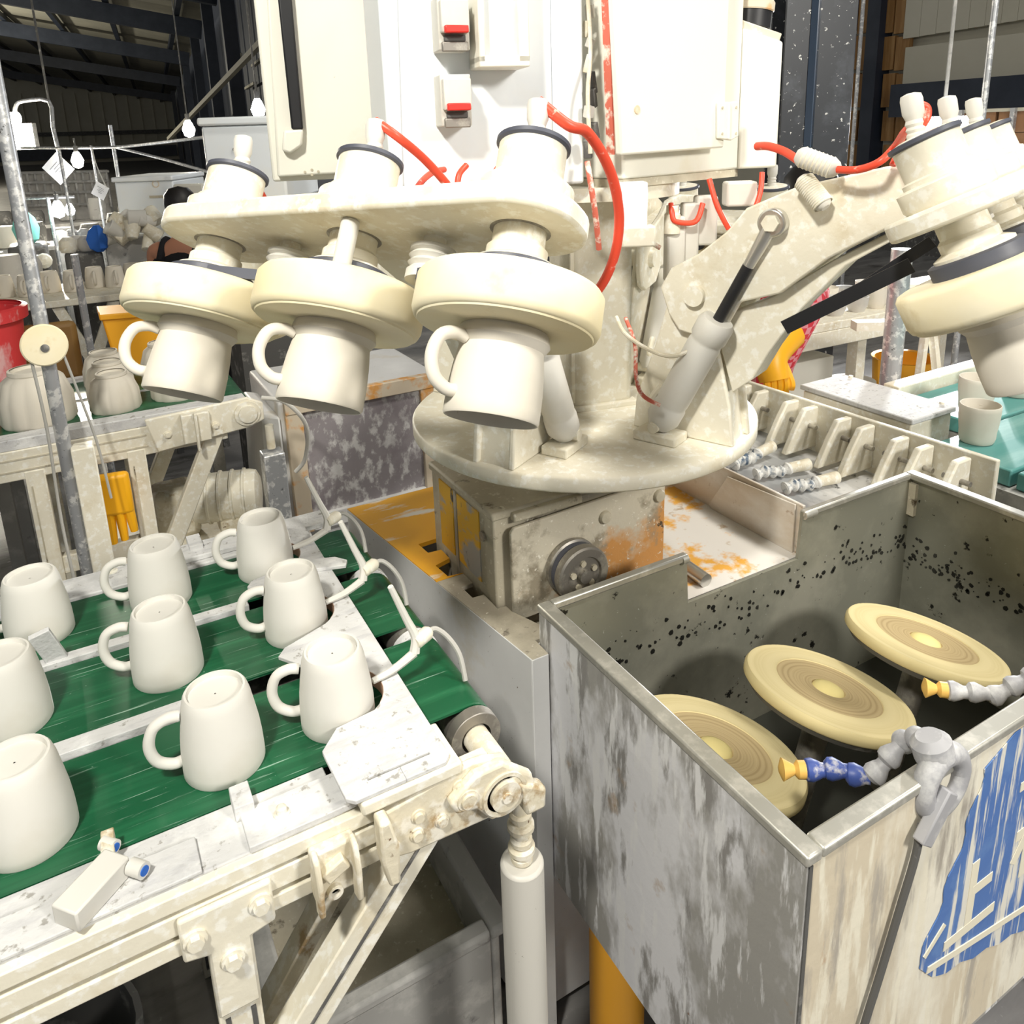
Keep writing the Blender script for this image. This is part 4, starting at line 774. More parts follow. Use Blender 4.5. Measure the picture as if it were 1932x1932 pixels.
rk = root('under_bench_tub', (3.30, 2.21, .23), 'yellow tub on the bench shelf', 'tub'); build(MB().lathe([(.08, 0), (.12, .02), (.135, .25), (.14, .255), (.125, .25), (.11, .03)], (3.30, 2.21, .23), UZ, 24), 'wall', M_yel2, rk)
one(MB().lathe([(.07, 0), (.09, .01), (.10, .2), (.09, .2)], (2.96, 2.22, .23), UZ, 24), 'white_bucket', M_clayw, 'white bucket on the bench shelf beside the yellow tub', 'bucket')
sp_ = root('support_pole', D(1672, 720, 2.4), 'grey round steel pole standing before the work bench', 'pole')
q = D(1690, 600, 2.4); build(MB().cyl((q.x, q.y, 0), (q.x, q.y, 1.18), .03, n=20), 'tube', M_pole, sp_); build(MB().cyl((q.x, q.y, 0), (q.x, q.y, .012), .07, n=24), 'foot', M_pole, sp_)
st = root('pot_trestle', D(1740, 680, 2.2), 'white A-frame trestle with dark clutter behind the junction box', 'trestle')
qt = D(1770, 655, 2.75); qt.z = 0
for u, v in ((-.05, -.13), (-.03, .10), (.20, -.02), (.22, .2)): build(MB().bar(qt+rt0*u+UZ*.86, qt+rt0*v+V((rt0.y, -rt0.x, 0))*.1, .022, .022), 'leg', M_cream, st)
build(MB().bar(qt-rt0*.3+UZ*.87, qt+rt0*.4+UZ*.87, .05, .03), 'beam', M_cream, st)
cm = root('steel_column', D(1540, 300, 3.6)*1, 'speckled dark blue steel H-column behind the work bench', 'column')
qa, qb = D(1478, 200, 3.6), D(1604, 200, 3.6); qa.z = qb.z = 0; ud = (qb-qa).normalized(); nd = V((ud.y, -ud.x, 0)); wcol = (qb-qa).length
for off, w0, w1, th in ((0, -.02, .30, .02), (0, .30, 1.0, .02), (-.22, 0, 1, .02)):
    build(MB().prism([qa+ud*wcol*w0+nd*off, qa+ud*wcol*w1+nd*off, qa+ud*wcol*w1+nd*off+UZ*6, qa+ud*wcol*w0+nd*off+UZ*6], nd*-th), 'flange', M_navys, cm)
build(MB().prism([qa+ud*wcol*.33+nd*.004, qa+ud*wcol*.40+nd*.03, qa+ud*wcol*.40+nd*.03+UZ*6, qa+ud*wcol*.33+nd*.004+UZ*6], ud*.012), 'sheen_strip', M_colb, cm)  # narrow strip coloured as the reflection on the glossy column
build(MB().prism([qa+ud*wcol*.40+nd*.03, qa+ud*wcol*.98+nd*.03, qa+ud*wcol*.98+nd*.03+UZ*6, qa+ud*wcol*.40+nd*.03+UZ*6], nd*-.025), 'face', M_navys, cm, .004)
build(MB().prism([qa+ud*wcol*.5, qa+ud*wcol*.54, qa+ud*wcol*.54+UZ*6, qa+ud*wcol*.5+UZ*6], nd*-.22), 'web', M_navys, cm)
qp = D(1850, 250, 3.0); one(MB().cyl((qp.x, qp.y, 0), (qp.x, qp.y, 4.6), .012, n=12), 'conduit_pole', M_pole, 'thin grey conduit rising in front of the box rack', 'pole')
qp = D(1614, 200, 6.0); one(MB().cyl((qp.x, qp.y, 0), (qp.x, qp.y, 5), .014, n=10), 'conduit_pole', M_pole, 'thin conduit in front of the brown wall sheets', 'pole')
# rack of cardboard boxes
rc_ = root('box_rack', D(1880, 330, 5.2)*1, 'steel rack with shelves of small cardboard boxes', 'rack')
qa, qb = D(1805, 300, 5.4), D(2010, 300, 4.9); ud = (qb-qa); ud.z = 0; LW = ud.length; ud.normalize(); nd = V((ud.y, -ud.x, 0)); nd = nd if nd.dot(CAM-qa) > 0 else -nd; qa.z = 0
zs = [D(1870, y, 5.2).z for y in (470, 435, 400, 368, 338, 312, 290, 205)]
for z in zs: build(MB().prism([qa+UZ*z, qa+ud*LW+UZ*z, qa+ud*LW-nd*.4+UZ*z, qa-nd*.4+UZ*z], UZ*-.022), 'shelf', M_wallb, rc_)
for s_ in (0, .5, 1): build(MB().bar(qa+ud*LW*s_+nd*.01, qa+ud*LW*s_+nd*.01+UZ*zs[-1], .03, .03), 'upright', M_pole, rc_)
ORD = ('seventh', 'sixth', 'fifth', 'fourth', 'third', 'second', 'first')
for z0, z1 in zip(zs, zs[1:]):
    nb = 9 if z1-z0 < .2 else 6
    for i in range(nb):
        h = min(z1-z0-.03, .085 if z1-z0 < .2 else .13); c = qa+ud*LW*((i+.5)/nb)-nd*.12+UZ*(z0+h/2)
        one(MB().obox(c, (ud, nd, UZ), (LW/nb-.012, .2, h)), 'cardboard_box', M_card, 'brown cardboard box on the rack, %s shelf from the top' % ORD[zs.index(z0)], 'box', 'cardboard boxes on the rack', smooth=0)
        if z1-z0 > .2: one(MB().obox(c+UZ*(h+.004), (ud, nd, UZ), (LW/nb-.02, .2, h)), 'cardboard_box', M_card, 'brown cardboard box stacked second-high on the top rack shelf', 'box', 'cardboard boxes on the rack', smooth=0)
area('flood_lamp_light', D(1788, 243, 4.2)+V((rt0.y, -rt0.x, 0))*.04, D(1788, 243, 4.2)+V((rt0.y, -rt0.x, 0))*2-UZ*1.6, .12, 70, (.96, .98, 1))
lf = root('flood_lamp', D(1790, 245, 4.2)*1, 'glaring white flood lamp in front of the box rack', 'lamp')
c = D(1788, 243, 4.2); build(MB().obox(c, (rt0, V((rt0.y, -rt0.x, 0)), UZ), (.21, .03, .10)), 'glass', M_lampw, lf); build(MB().obox(c+V((.02, .03, .0)), (rt0, V((rt0.y, -rt0.x, 0)), UZ), (.24, .05, .13)), 'housing', M_grey, lf); build(MB().cyl(c+V((.03, .05, .05)), c+V((.03, .05, 2.5)), .01, n=8), 'hanger', M_grey, lf)
# ================================================================== left background: second conveyor
k2 = root('belt_conveyor', (-.9, 2.42, 0), 'cream belt conveyor with fluted bowls behind the galvanised pole', 'conveyor')
for y0, y1 in ((2.235, 2.42), (2.45, 2.64)): build(belt_mesh(y0, y1, -2.6, .345, RZ, RR), 'belt', M_belt, k2)
build(MB().box(-2.6, .25, 2.22, 2.66, RZ-.026, RZ-.008), 'bed_plate', M_dgrey, k2)
build(MB().box(-2.6, .20, 2.424, 2.446, .84, .8615), 'divider_strip', M_white, k2, .001)
build(MB().box(-2.6, .36, 2.175, 2.228, .838, .866), 'near_top_plate', M_white, k2, .002)
build(MB().box(-2.6, .36, 2.645, 2.70, .80, .866), 'far_rail', M_white, k2, .002)
build(MB().cyl((.345, 2.23, RZ), (.345, 2.64, RZ), RR-.004, n=24), 'end_roller', M_steeld, k2)
build(MB().box(-2.6, .30, 2.172, 2.20, .76, .838), 'beam', M_cream, k2, .003)
for z in (.785, .815): build(MB().box(-2.6, .1, 2.1705, 2.173, z-.002, z+.002), 'beam_groove', M_gear, k2)
e5 = build(MB().prism([V((x, 2.170, z)) for x, z in ((.10, .86), (.36, .872), (.40, .85), (.40, .80), (.36, .785), (.12, .765))], (0, -.012, 0)), 'end_plate', M_cream, k2, .004)
build(MB().lathe([(.034, 0), (.034, .008), (.024, .008), (.024, .016), (.012, .018)], (.355, 2.158, .828), (0, -1, 0), 28), 'bearing_cap', M_cream, e5)
for x in (.15, .2, .27): bolt(e5, (x, 2.158, .81), (0, -1, 0), .007, .008)
cl2 = build(MB().box(.185, .255, 2.135, 2.158, .78, .86), 'beam_clamp', M_cream, k2, .003); build(MB().box(.215, .222, 2.118, 2.136, .76, .865), 'clamp_fin', M_cream, cl2, .002)
for x in (.07, -.16, -1.5):
    for y in (2.19, 2.66): build(MB().box(x-.022, x+.022, y-.02, y+.02, 0, .78), 'leg', M_cream, k2, .003)
    build(MB().box(x-.012, x-.009, 2.1685, 2.171, .05, .74), 'leg_groove', M_gear, k2)
for y in (2.185, 2.66): build(MB().bar((.27, y, .785), (.09, y, .42), .045, .032, (0, 1, 0)), 'diagonal_brace', M_cream, k2, .003)
build(MB().box(-.16, .07, 2.18, 2.21, .48, .53), 'cross_bar', M_cream, k2, .003); build(MB().box(-.1, .42, 2.2, 2.62, .385, .40), 'motor_shelf', M_cream, k2, .003)
build(MB().cyl((.415, 2.19, .77), (.415, 2.19, .70), .012, n=14), 'strut_rod', M_cream, k2); build(MB().box(.385, .445, 2.16, 2.22, 0, .69), 'strut_cylinder', M_pole, k2, .004)
one(MB().tube([V((.40, 2.17, .86)), V((.46, 2.15, .84)), V((.51, 2.15, .76)), V((.50, 2.16, .66)), V((.47, 2.17, .62))], .006, 10), 'white_tube', M_clayw, 'white tube curving off the end of the bowl conveyor', 'tube')
mt = root('gear_motor', (.26, 2.42, .40), 'cream slip-covered gear motor on the shelf under the bowl conveyor', 'motor')
build(MB().lathe([(.05, 0), (.07, .01), (.075, .03), (.075, .19), (.06, .21), (.03, .215)], (.40, 2.36, .50), (-1, .3, 0), 28), 'housing', M_cream, mt)
for i in range(4): build(MB().lathe([(.075, 0), (.08, .002), (.08, .008), (.075, .01)], V((.40, 2.36, .50))+V((-1, .3, 0)).normalized()*(.04+.035*i), (-1, .3, 0), 28, cap=False), 'fin', M_cream, mt)
build(MB().obox((.33, 2.38, .42), (V((1, 0, 0)), V((0, 1, 0)), UZ), (.12, .1, .05)), 'foot', M_creamd, mt, .004); build(MB().obox((.16, 2.43, .48), (V((1, 0, 0)), V((0, 1, 0)), UZ), (.12, .14, .15)), 'gear_case', M_creamd, mt, .02)
# fluted bowls upside down
fl = lambda a, h: 1+.035*abs(math.cos(6*a))*(1 if h < .075 else .2)
bw = None
for (x, y, s_, lab) in ((-.135, 2.315, 1.25, 'tall fluted bowl upside down behind the pole'), (.045, 2.305, .9, 'fluted bowl upside down, front one of three in a line'), (.042, 2.437, .9, 'fluted bowl upside down, middle one of three in a line'), (.039, 2.569, .9, 'fluted bowl upside down, last one of three in a line'), (.205, 2.33, 1.0, 'fluted bowl upside down under the hanging mug'), (.20, 2.53, 1.0, 'fluted bowl upside down behind the hanging mug')):
    M = Matrix.Translation((x, y, BZ)) @ Matrix.Diagonal((s_, s_, s_*1.35, 1))
    if bw is None:
        bw = root('fluted_bowl', None, lab, 'bowl', 'fluted bowls on the rear conveyor', M=M)
        build(MB().lathe([(.066, 0), (.069, .004), (.067, .04), (.055, .068), (.042, .076), (.040, .082), (.036, .082), (.034, .078), (.001, .078)], (0, 0, 0), UZ, 96, cap=False, mod=fl), 'wall', M_clay, bw, local=True, smooth=60)
        build(MB().lathe([(.042, .0755), (.0435, .078), (.0425, .0835), (.038, .084)], (0, 0, 0), UZ, 40, cap=False), 'foot_ring', M_clay, bw, local=True)
    else: dup(bw, M, lab)
# pole with round disc and cables
px_, py_ = -.083, 2.06
pp = root('galvanised_pole', (px_, py_, 0), 'speckled galvanised pole standing by the bowl conveyor', 'pole')
build(MB().cyl((px_, py_, 0), (px_, py_, 2.3), .0155, n=20), 'tube', M_pole, pp); build(MB().box(px_+.012, px_+.062, py_-.03, py_+.02, .35, .86), 'bracket', M_cream, pp, .003)
zc = YP(83, 651, py_-.02).z; xc = YP(83, 651, py_-.02).x
rd = root('round_disc', (xc, py_, zc), 'cream round disc with a keyhole fixed to the galvanised pole', 'disc')
build(MB().lathe([(.045, 0), (.048, .003), (.048, .010), (.045, .013)], (xc, py_-.018, zc), (0.1, -1, .1), 40), 'plate', M_foam, rd); build(MB().lathe([(.009, 0), (.009, .004), (.004, .004)], (xc+.001, py_-.031, zc-.005), (0.1, -1, .1), 16), 'key_hole', M_dgrey, rd)
one(MB().tube([V((xc-.03, py_-.02, zc-.03)), V((xc-.025, py_-.03, zc-.2)), V((xc-.03, py_-.05, .65)), V((xc-.01, py_-.1, .42)), V((xc+.06, py_-.12, .36)), V((xc+.13, py_-.06, .42)), V((xc+.15, py_, .55))], .0035, 8), 'hanging_cable', M_cable, 'thin grey cable drooping in a loop from the round disc', 'cable')
one(MB().tube([V((xc+.035, py_-.02, zc-.03)), V((xc+.05, py_-.02, zc-.12)), V((xc+.07, py_-.02, zc-.25)), V((xc+.08, py_-.02, zc-.4))], .003, 8), 'hanging_cable', M_cable, 'thin straight cable from the round disc to the conveyor frame', 'cable')
# yellow glove hung on the frame
gp = YP(213, 950, 2.135); gl = root('rubber_glove', gp, 'yellow rubber glove hung over the bowl conveyor cross bar', 'glove')
ga, gbz = V((1, -.15, 0)).normalized(), V((.15, 1, 0)).normalized()
build(MB().obox(gp+UZ*.025, (ga, gbz, UZ), (.095, .03, .115)), 'palm', M_glove, gl, .012, seg=3)
for i, (dx, L_) in enumerate(((-.034, .055), (-.011, .075), (.012, .07), (.034, .05))): build(MB().tube([gp+ga*dx+UZ*-.02, gp+ga*dx*1.1+UZ*(-.035-L_*.5), gp+ga*dx*1.15+UZ*(-.035-L_)], .0125, 10, rs=lambda t: .0135-.004*t), 'finger', M_glove, gl)
build(MB().tube([gp+ga*-.04+UZ*.03, gp+ga*-.062+UZ*.0, gp+ga*-.066+UZ*-.03], .012, 10), 'thumb', M_glove, gl)
# framed slurry panel box behind the machine
fbx = root('slurry_bin', (.75, 2.6, 0), 'steel bin with worn orange frame and slurry-splashed panel', 'bin')
build(MB().box(.50, 1.06, 2.46, 2.9, .05, .74), 'body', M_pside, fbx, .01)
build(MB().box(.565, .985, 2.45, 2.46, .33, .70), 'splashed_panel', M_print, fbx)
for b_ in ((.515, .57, .28, .745), (.98, 1.045, .28, .745)): build(MB().box(b_[0], b_[1], 2.435, 2.462, b_[2], b_[3]), 'frame_post', M_orfr, fbx, .003)
build(MB().box(.515, 1.045, 2.432, 2.462, .70, .75), 'frame_rail', M_orfr, fbx, .003); build(MB().box(.57, .98, 2.437, 2.462, .28, .335), 'frame_rail', M_pside, fbx, .003)
build(MB().prism([V((.50, 2.44, .70)), V((.50, 2.44, .08)), V((.43, 2.52, .08)), V((.455, 2.50, .70))], (0, .3, 0)), 'side_sheet', M_pside, fbx, .01)
rt_ = root('slat_frame', (.95, 2.0, 0), 'pale slatted frame behind the gearbox', 'frame')
for i in range(5): build(MB().box(.86+i*.055, .885+i*.055, 1.98, 2.0, .3, .66), 'slat', M_pside, rt_)
for z in (.36, .60): build(MB().box(.84, 1.14, 1.97, 1.985, z, z+.05), 'rail', M_pside, rt_)
for x in (.85, 1.12): build(MB().box(x, x+.03, 1.97, 2.01, 0, .66), 'leg', M_pside, rt_)
# bucket, orange tray, brown tray on a low shelf behind
sh = root('low_shelf', (-.2, 3.05, 0), 'grey low shelf behind the bowl conveyor', 'shelf')
build(MB().box(-1.6, .4, 2.80, 3.30, .72, .745), 'board', M_grey, sh)
for x in (-1.5, -.3, .35):
    for y in (2.84, 3.26): build(MB().box(x-.02, x+.02, y-.02, y+.02, 0, .72), 'leg', M_grey, sh)
p = D(-14, 722, 2.72); bk = root('plastic_bucket', (p.x, p.y+.0, .745), 'red plastic bucket dusted with white slip at the shelf edge', 'bucket')
build(MB().lathe([(.09, 0), (.11, .02), (.14, .31), (.128, .31), (.10, .03)], (p.x, 2.95, .746), UZ, 36, cap=False), 'wall', M_plred, bk); build(MB().lathe([(.14, .28), (.153, .285), (.155, .32), (.14, .325)], (p.x, 2.95, .746), UZ, 36, cap=False), 'rim', M_plred, bk)
ot = root('plastic_crate', D(262, 690, 2.9), 'orange plastic crate standing on edge under the foam wheel', 'crate')
q = D(262, 635, 2.72); A0 = V((q.x, q.y, 0)); build(MB().prism([A0+V((-.075, 0, .747)), A0+V((.06, 0, .747)), A0+V((.08, 0, .99)), A0+V((-.105, 0, 1.0))], (0, .16, 0)), 'shell', M_orpl, ot, .008); build(MB().prism([A0+V((-.11, -.008, .985)), A0+V((.085, -.008, .975)), A0+V((.085, -.008, .995)), A0+V((-.11, -.008, 1.005))], (0, .176, 0)), 'rim', M_orpl, ot, .004)
q = D(80, 625, 3.3); one(MB().box(q.x-.12, q.x+.13, 3.12, 3.16, .746, .96), 'brown_tray', M_wood, 'dark amber tray leaning upright behind the round disc', 'tray', bevel=.02)
# table with a row of mugs
t3 = root('side_table', (0, 4.75, 0), 'long cream table with Y-legs carrying a row of mugs', 'table')
build(MB().box(-1.6, .34, 4.50, 5.05, .775, .81), 'top', M_cream, t3, .004)
for x in (-1.4, .02):
    build(MB().bar((x, 4.55, .0), (x, 4.55, .5), .06, .06), 'leg', M_cream, t3); build(MB().bar((x, 4.55, .45), (x-.12, 4.55, .775), .05, .05), 'leg_fork', M_cream, t3); build(MB().bar((x, 4.55, .45), (x+.14, 4.55, .775), .05, .05), 'leg_fork', M_cream, t3)
tm = None
for i, px in enumerate((-20, 20, 60, 98, 138, 178, 215, 250)):
    q = Z(px, 530, .81); M = Matrix.Translation((q.x, 4.75+.05*(i % 2), .811)) @ Matrix.Rotation(math.radians(62+i*5), 4, 'Z') @ Matrix.Scale(1.12, 4)
    lab = 'grey-white mug upside down in the row on the Y-legged table'
    if tm is None: tm = mug('table_mug', M, lab, 'mugs on the Y-legged table', M_clay)
    else: dup(tm, M, lab)
# far rows of pots on trestles
for rr_, (y, z, x0_, x1_) in enumerate(((5.29, .78, -1.4, -.13), (6.9, .85, -1.6, 1.0), (8.2, .9, -1.8, 1.6))):
    tb_ = root('pot_trestle', ((x0_+x1_)/2, y, 0), 'grey pot trestle, %s row behind the Y-legged table' % ('first', 'second', 'third')[rr_], 'trestle')
    build(MB().box(x0_, x1_, y-.18, y+.18, z-.03, z), 'top', M_grey, tb_)
    for x in (x0_+.1, (x0_+x1_)/2, x1_-.1): build(MB().box(x-.025, x+.025, y-.15, y+.15, 0, z-.03), 'leg', M_dgrey, tb_)
    for i in range(14):
        x = x0_+.1+i*(x1_-x0_-.2)/13; h = random.choice((.12, .16, .2)); m_ = random.choice((M_clayg, M_grey, M_dgrey, M_clay))
        one(MB().lathe([(.05, 0), (.07, .01), (.075, h*.7), (.06, h), (.05, h)], (x, y+(.09 if i % 2 else -.09), z), UZ, 16), 'far_pot', m_, 'grey clay pot on the %s trestle row behind the Y-legged table' % ('first', 'second', 'third')[rr_], 'pot', 'pots on the %s trestle' % ('first', 'second', 'third')[rr_])
def cabx(px0, py0, px1, py1, d, dep_, m_, name, lab, cat='cabinet', zb=None, lid=None):
    a, b = D(px0, py1, d), D(px1, py1, d); zt_ = D((px0+px1)/2, py0, d).z; z0_ = zb if zb is not None else a.z
    r_ = root(name, ((a.x+b.x)/2, a.y, z0_), lab, cat); u = V((b.x-a.x, b.y-a.y, 0)); n = V((u.y, -u.x, 0)).normalized(); n = n if n.dot(CAM-a) > 0 else -n
    A_, B_ = V((a.x, a.y, z0_)), V((b.x, b.y, z0_)); build(MB().prism([A_, B_, B_-n*dep_, A_-n*dep_], UZ*(zt_-z0_)), 'body', m_, r_, .01)
    if lid: build(MB().prism([A_+n*.02-u*.02+UZ*(zt_-z0_), B_+n*.02+u*.02+UZ*(zt_-z0_), B_-n*dep_+u*.02+UZ*(zt_-z0_), A_-n*dep_-u*.02+UZ*(zt_-z0_)], UZ*.03), 'lid', m_, r_, .008)
    return r_, (A_, n), u
k5, f5, u5 = cabx(392, 236, 540, 345, 3.0, .5, M_cabw, 'machine_cabinet', 'white machine cabinet with rounded lid behind the tilted arm', zb=1.32, lid=True)
build(MB().box(f5[0].x+.06, f5[0].x+.30, f5[0].y+.08, f5[0].y+.4, 0, 1.32), 'stand', M_dgrey, k5); build(MB().cyl(f5[0]+u5*.4+UZ*.2+f5[1]*.0, f5[0]+u5*.4+UZ*.2+f5[1]*.006, .008, n=10), 'lock', M_dgrey, k5)
k6, f6, u6 = cabx(236, 340, 345, 480, 4.9, .5, M_cabw, 'machine_cabinet', 'far white machine cabinet with orange mark beside the worker', zb=0, lid=True)
k7, f7, u7 = cabx(342, 345, 398, 470, 4.5, .04, M_cab, 'machine_cabinet', 'cream cabinet door standing open beside the worker', zb=0)
qq = PL(294, 347, f6[0], f6[1]); build(MB().lathe([(.022, 0), (.022, .004), (.016, .004), (.016, 0)], qq, f6[1], 16, cap=False), 'round_mark', M_orfr, k6)
qq = PL(298, 371, f6[0], f6[1]); build(MB().obox(qq+f6[1]*.003, (u6.normalized(), f6[1], UZ), (.10, .004, .014)), 'name_strip', M_gear, k6)
for x in (292, 300, 312): qq = PL(x, 408, f6[0], f6[1]); build(MB().cyl(qq, qq+f6[1]*.02, .009, n=8), 'knob', M_dgrey, k6)
qq = PL(348, 372, f7[0], f7[1]); build(MB().cyl(qq, qq+f7[1]*.02, .012, n=8), 'lock', M_dgrey, k7)
# hoisted cream machine head in front of the far cabinet
mh = root('trimming_head', D(240, 440, 4.2), 'cream slip-caked trimming machine head in front of far cabinet', 'machine')
for i in range(14):
    c = D(205+random.uniform(0, 85), 405+random.uniform(0, 55), 4.56+random.uniform(0, .12)); ax = V((random.uniform(-1, 1), random.uniform(-.3, .3), random.uniform(-.6, .6))).normalized()
    build(MB().cyl(c-ax*.05, c+ax*.05, random.uniform(.03, .055), random.uniform(.025, .05), n=14), 'head_part', random.choice((M_clayw, M_cream, M_creamd)), mh, .005)
c = D(245, 445, 4.74); build(MB().box(c.x-.14, c.x+.14, c.y-.05, c.y+.06, 0, c.z), 'stand', M_grey, mh, .01)
def blob(name, px, py, d, r, m_, lab, cat, zs=1.4):
    c = D(px, py, d); one(MB().lathe([(r*.3, -r*zs), (r*.8, -r*zs*.7), (r, 0), (r*.75, r*zs*.6), (r*.25, r*zs)], c, UZ, 14, mod=lambda a, h: 1+.18*math.sin(3*a)+.1*math.cos(5*a)), name, m_, lab, cat)
blob('blue_bag', 186, 450, 4.62, .055, M_bluecl, 'blue cloth bag hung beside the trimming head', 'bag'); blob('teal_cloth', 52, 430, 5.2, .075, M_tealcl, 'teal cloth bundle on the far pot rows', 'cloth')
# people -----------------------------------------------------------------
def person(name, J, E_, skin_r, label, m_, loc):
    me = bpy.data.meshes.new(name); base = V(loc); me.from_pydata([tuple(V(J[k][0])-base) for k in J], [], []); keys = list(J)
    me = bpy.data.meshes.new(name); me.from_pydata([tuple(V(J[k][0])-base) for k in keys], [(keys.index(a), keys.index(b)) for a, b in E_], [])
    o = bpy.data.objects.new(name, me); COL.objects.link(o); o.location = base; WM[o.name] = Matrix.Translation(base)
    md = o.modifiers.new('skin', 'SKIN'); sv = me.skin_vertices[0].data if me.skin_vertices else None
    if sv is None:
        bpy.context.view_layer.objects.active = o; bpy.ops.mesh.customdata_skin_add(); sv = me.skin_vertices[0].data
    for i, k in enumerate(keys): sv[i].radius = J[k][1] if isinstance(J[k][1], tuple) else (J[k][1], J[k][1]); sv[i].use_root = (k == 'pelvis')
    md.use_smooth_shade = True; sb_ = o.modifiers.new('sub', 'SUBSURF'); sb_.levels = 2; sb_.render_levels = 2
    me.materials.append(m_); return o
def body(loc, face, lean, label, bend=0, arms=None, sit=True, m_=M_skin):
    fx = V((math.cos(face), math.sin(face), 0)); sx = V((fx.y, -fx.x, 0)); b = V(loc)
    hz = .50 if sit else .66
    P = lambda f, s_, z: b+fx*f+sx*s_+UZ*z
    l = lean
    J = {'pelvis': (P(0, 0, hz+.04), (.13, .10)), 'waist': (P(l*.35, 0, hz+.2), (.115, .09)), 'chest': (P(l*.8, 0, hz+.40), (.135, .10)), 'neck': (P(l*1.05, 0, hz+.535), .05), 'head': (P(l*1.2+.015, 0, hz+.62), (.075, .085)), 'crown': (P(l*1.25, 0, hz+.72), (.072, .08)),
         'shl': (P(l*.85, .16, hz+.47), .055), 'shr': (P(l*.85, -.16, hz+.47), .055), 'ell': (P(l+.10, .22, hz+.22), .042), 'elr': (P(l+.10, -.22, hz+.22), .042), 'wrl': (P(l+.33, .16, hz+.20), .03), 'wrr': (P(l+.33, -.16, hz+.20), .03), 'hal': (P(l+.42, .14, hz+.19), (.035, .018)), 'har': (P(l+.42, -.14, hz+.19), (.035, .018)),
         'hil': (P(0, .09, hz), .09), 'hir': (P(0, -.09, hz), .09)}
    if sit: J.update({'knl': (P(.40, .10, hz-.02), .065), 'knr': (P(.40, -.10, hz-.02), .065), 'anl': (P(.38, .10, .08), .045), 'anr': (P(.38, -.10, .08), .045), 'tol': (P(.52, .10, .04), .035), 'tor': (P(.52, -.10, .04), .035)})
    else: J.update({'knl': (P(.14, .10, .40), .065), 'knr': (P(.14, -.10, .40), .065), 'anl': (P(0, .10, .08), .045), 'anr': (P(0, -.10, .08), .045), 'tol': (P(.15, .11, .04), .035), 'tor': (P(.15, -.11, .04), .035)})
    if arms:
        for k, v in arms.items(): J[k] = (v, J[k][1])
    E_ = [('pelvis', 'waist'), ('waist', 'chest'), ('chest', 'neck'), ('neck', 'head'), ('head', 'crown'), ('chest', 'shl'), ('chest', 'shr'), ('shl', 'ell'), ('shr', 'elr'), ('ell', 'wrl'), ('elr', 'wrr'), ('wrl', 'hal'), ('wrr', 'har'), ('pelvis', 'hil'), ('pelvis', 'hir'), ('hil', 'knl'), ('hir', 'knr'), ('knl', 'anl'), ('knr', 'anr'), ('anl', 'tol'), ('anr', 'tor')]
    o = person('person', J, E_, None, label, m_, b); prop(o, label, 'person')
    hd = J['head'][0]; cr = J['crown'][0]
    hm = MB(); hm.lathe([(.001, -.085), (.050, -.08), (.072, -.04), (.079, 0), (.073, .045), (.048, .075), (.001, .086)], hd.lerp(cr, .62)-fx*.022+UZ*.012, UZ, 24, cap=False)
    build(hm, 'hair', M_hair, o)
    for s_ in (-1, 1): build(MB().lathe([(.006, 0), (.018, .004), (.016, .012), (.004, .014)], hd+sx*(s_*.074)+UZ*.02, sx*s_, 12), 'ear', m_, o)
    build(MB().lathe([(.016, 0), (.013, .014), (.005, .026)], hd+fx*.068+UZ*.012, fx-UZ*.3, 10), 'nose', m_, o)
    for s_ in (-1, 1): build(MB().lathe([(.009, 0), (.008, .004), (.003, .006)], hd+fx*.072+sx*(s_*.03)+UZ*.035, fx, 10), 'eye', M_hair, o)
    return o, J, fx, sx
pl_ = D(352, 470, 4.0); o1, J1, f1, s1 = body((pl_.x-.04, pl_.y, .06), math.radians(62), .10, 'seated worker in a black tank top seen from behind', arms={'wrr': V((pl_.x+.02, pl_.y+.22, .74)), 'har': V((pl_.x+.08, pl_.y+.26, .72)), 'elr': V((pl_.x-.12, pl_.y+.16, .80))})
def torso(o, J, m_, name, g=.016, low=-.10):
    mb = MB(); ks = ('pelvis', 'waist', 'chest'); pts = [J['pelvis'][0]+UZ*low] + [J[k][0] for k in ks] + [J['chest'][0].lerp(J['neck'][0], .55)]
    rr = [.16, .155, .14, .165, .11]; d = J['shl'][0]-J['shr'][0]; d.normalize(); R = []
    n = 24; f = V((-d.y, d.x, 0))
    for p, r in zip(pts, rr): R.append([mb.b.verts.new(p+d*math.cos(2*PI*i/n)*r*1.05+f*math.sin(2*PI*i/n)*r*.82) for i in range(n)])
    for a, b in zip(R, R[1:]):
        for i in range(n): mb.b.faces.new((a[i], a[(i+1) % n], b[(i+1) % n], b[i]))
    ob_ = build(mb, name, m_, o, smooth=80); return ob_
torso(o1, J1, M_blk, 'tank_top'); 
for s_ in (-1, 1): build(MB().tube([J1['chest'][0]+s1*s_*.085-f1*.115+UZ*.02, J1['chest'][0]+s1*s_*.085+UZ*.115, J1['chest'][0]+s1*s_*.085+f1*.115+UZ*.02], .02, 8), 'strap', M_blk, o1)
for s_ in ('l', 'r'): build(MB().tube([J1['hi'+s_][0], J1['kn'+s_][0], J1['an'+s_][0]], .09, 12, rs=lambda t: .11-.03*t), 'trouser_leg', M_blk, o1)
pl_.x -= .06; sl1 = root('stool', (pl_.x+.02, pl_.y, 0), 'small dark stool under the seated worker', 'stool'); build(MB().cyl((pl_.x+.02, pl_.y, .43), (pl_.x+.02, pl_.y, .47), .17, n=24), 'seat', M_dgrey, sl1)
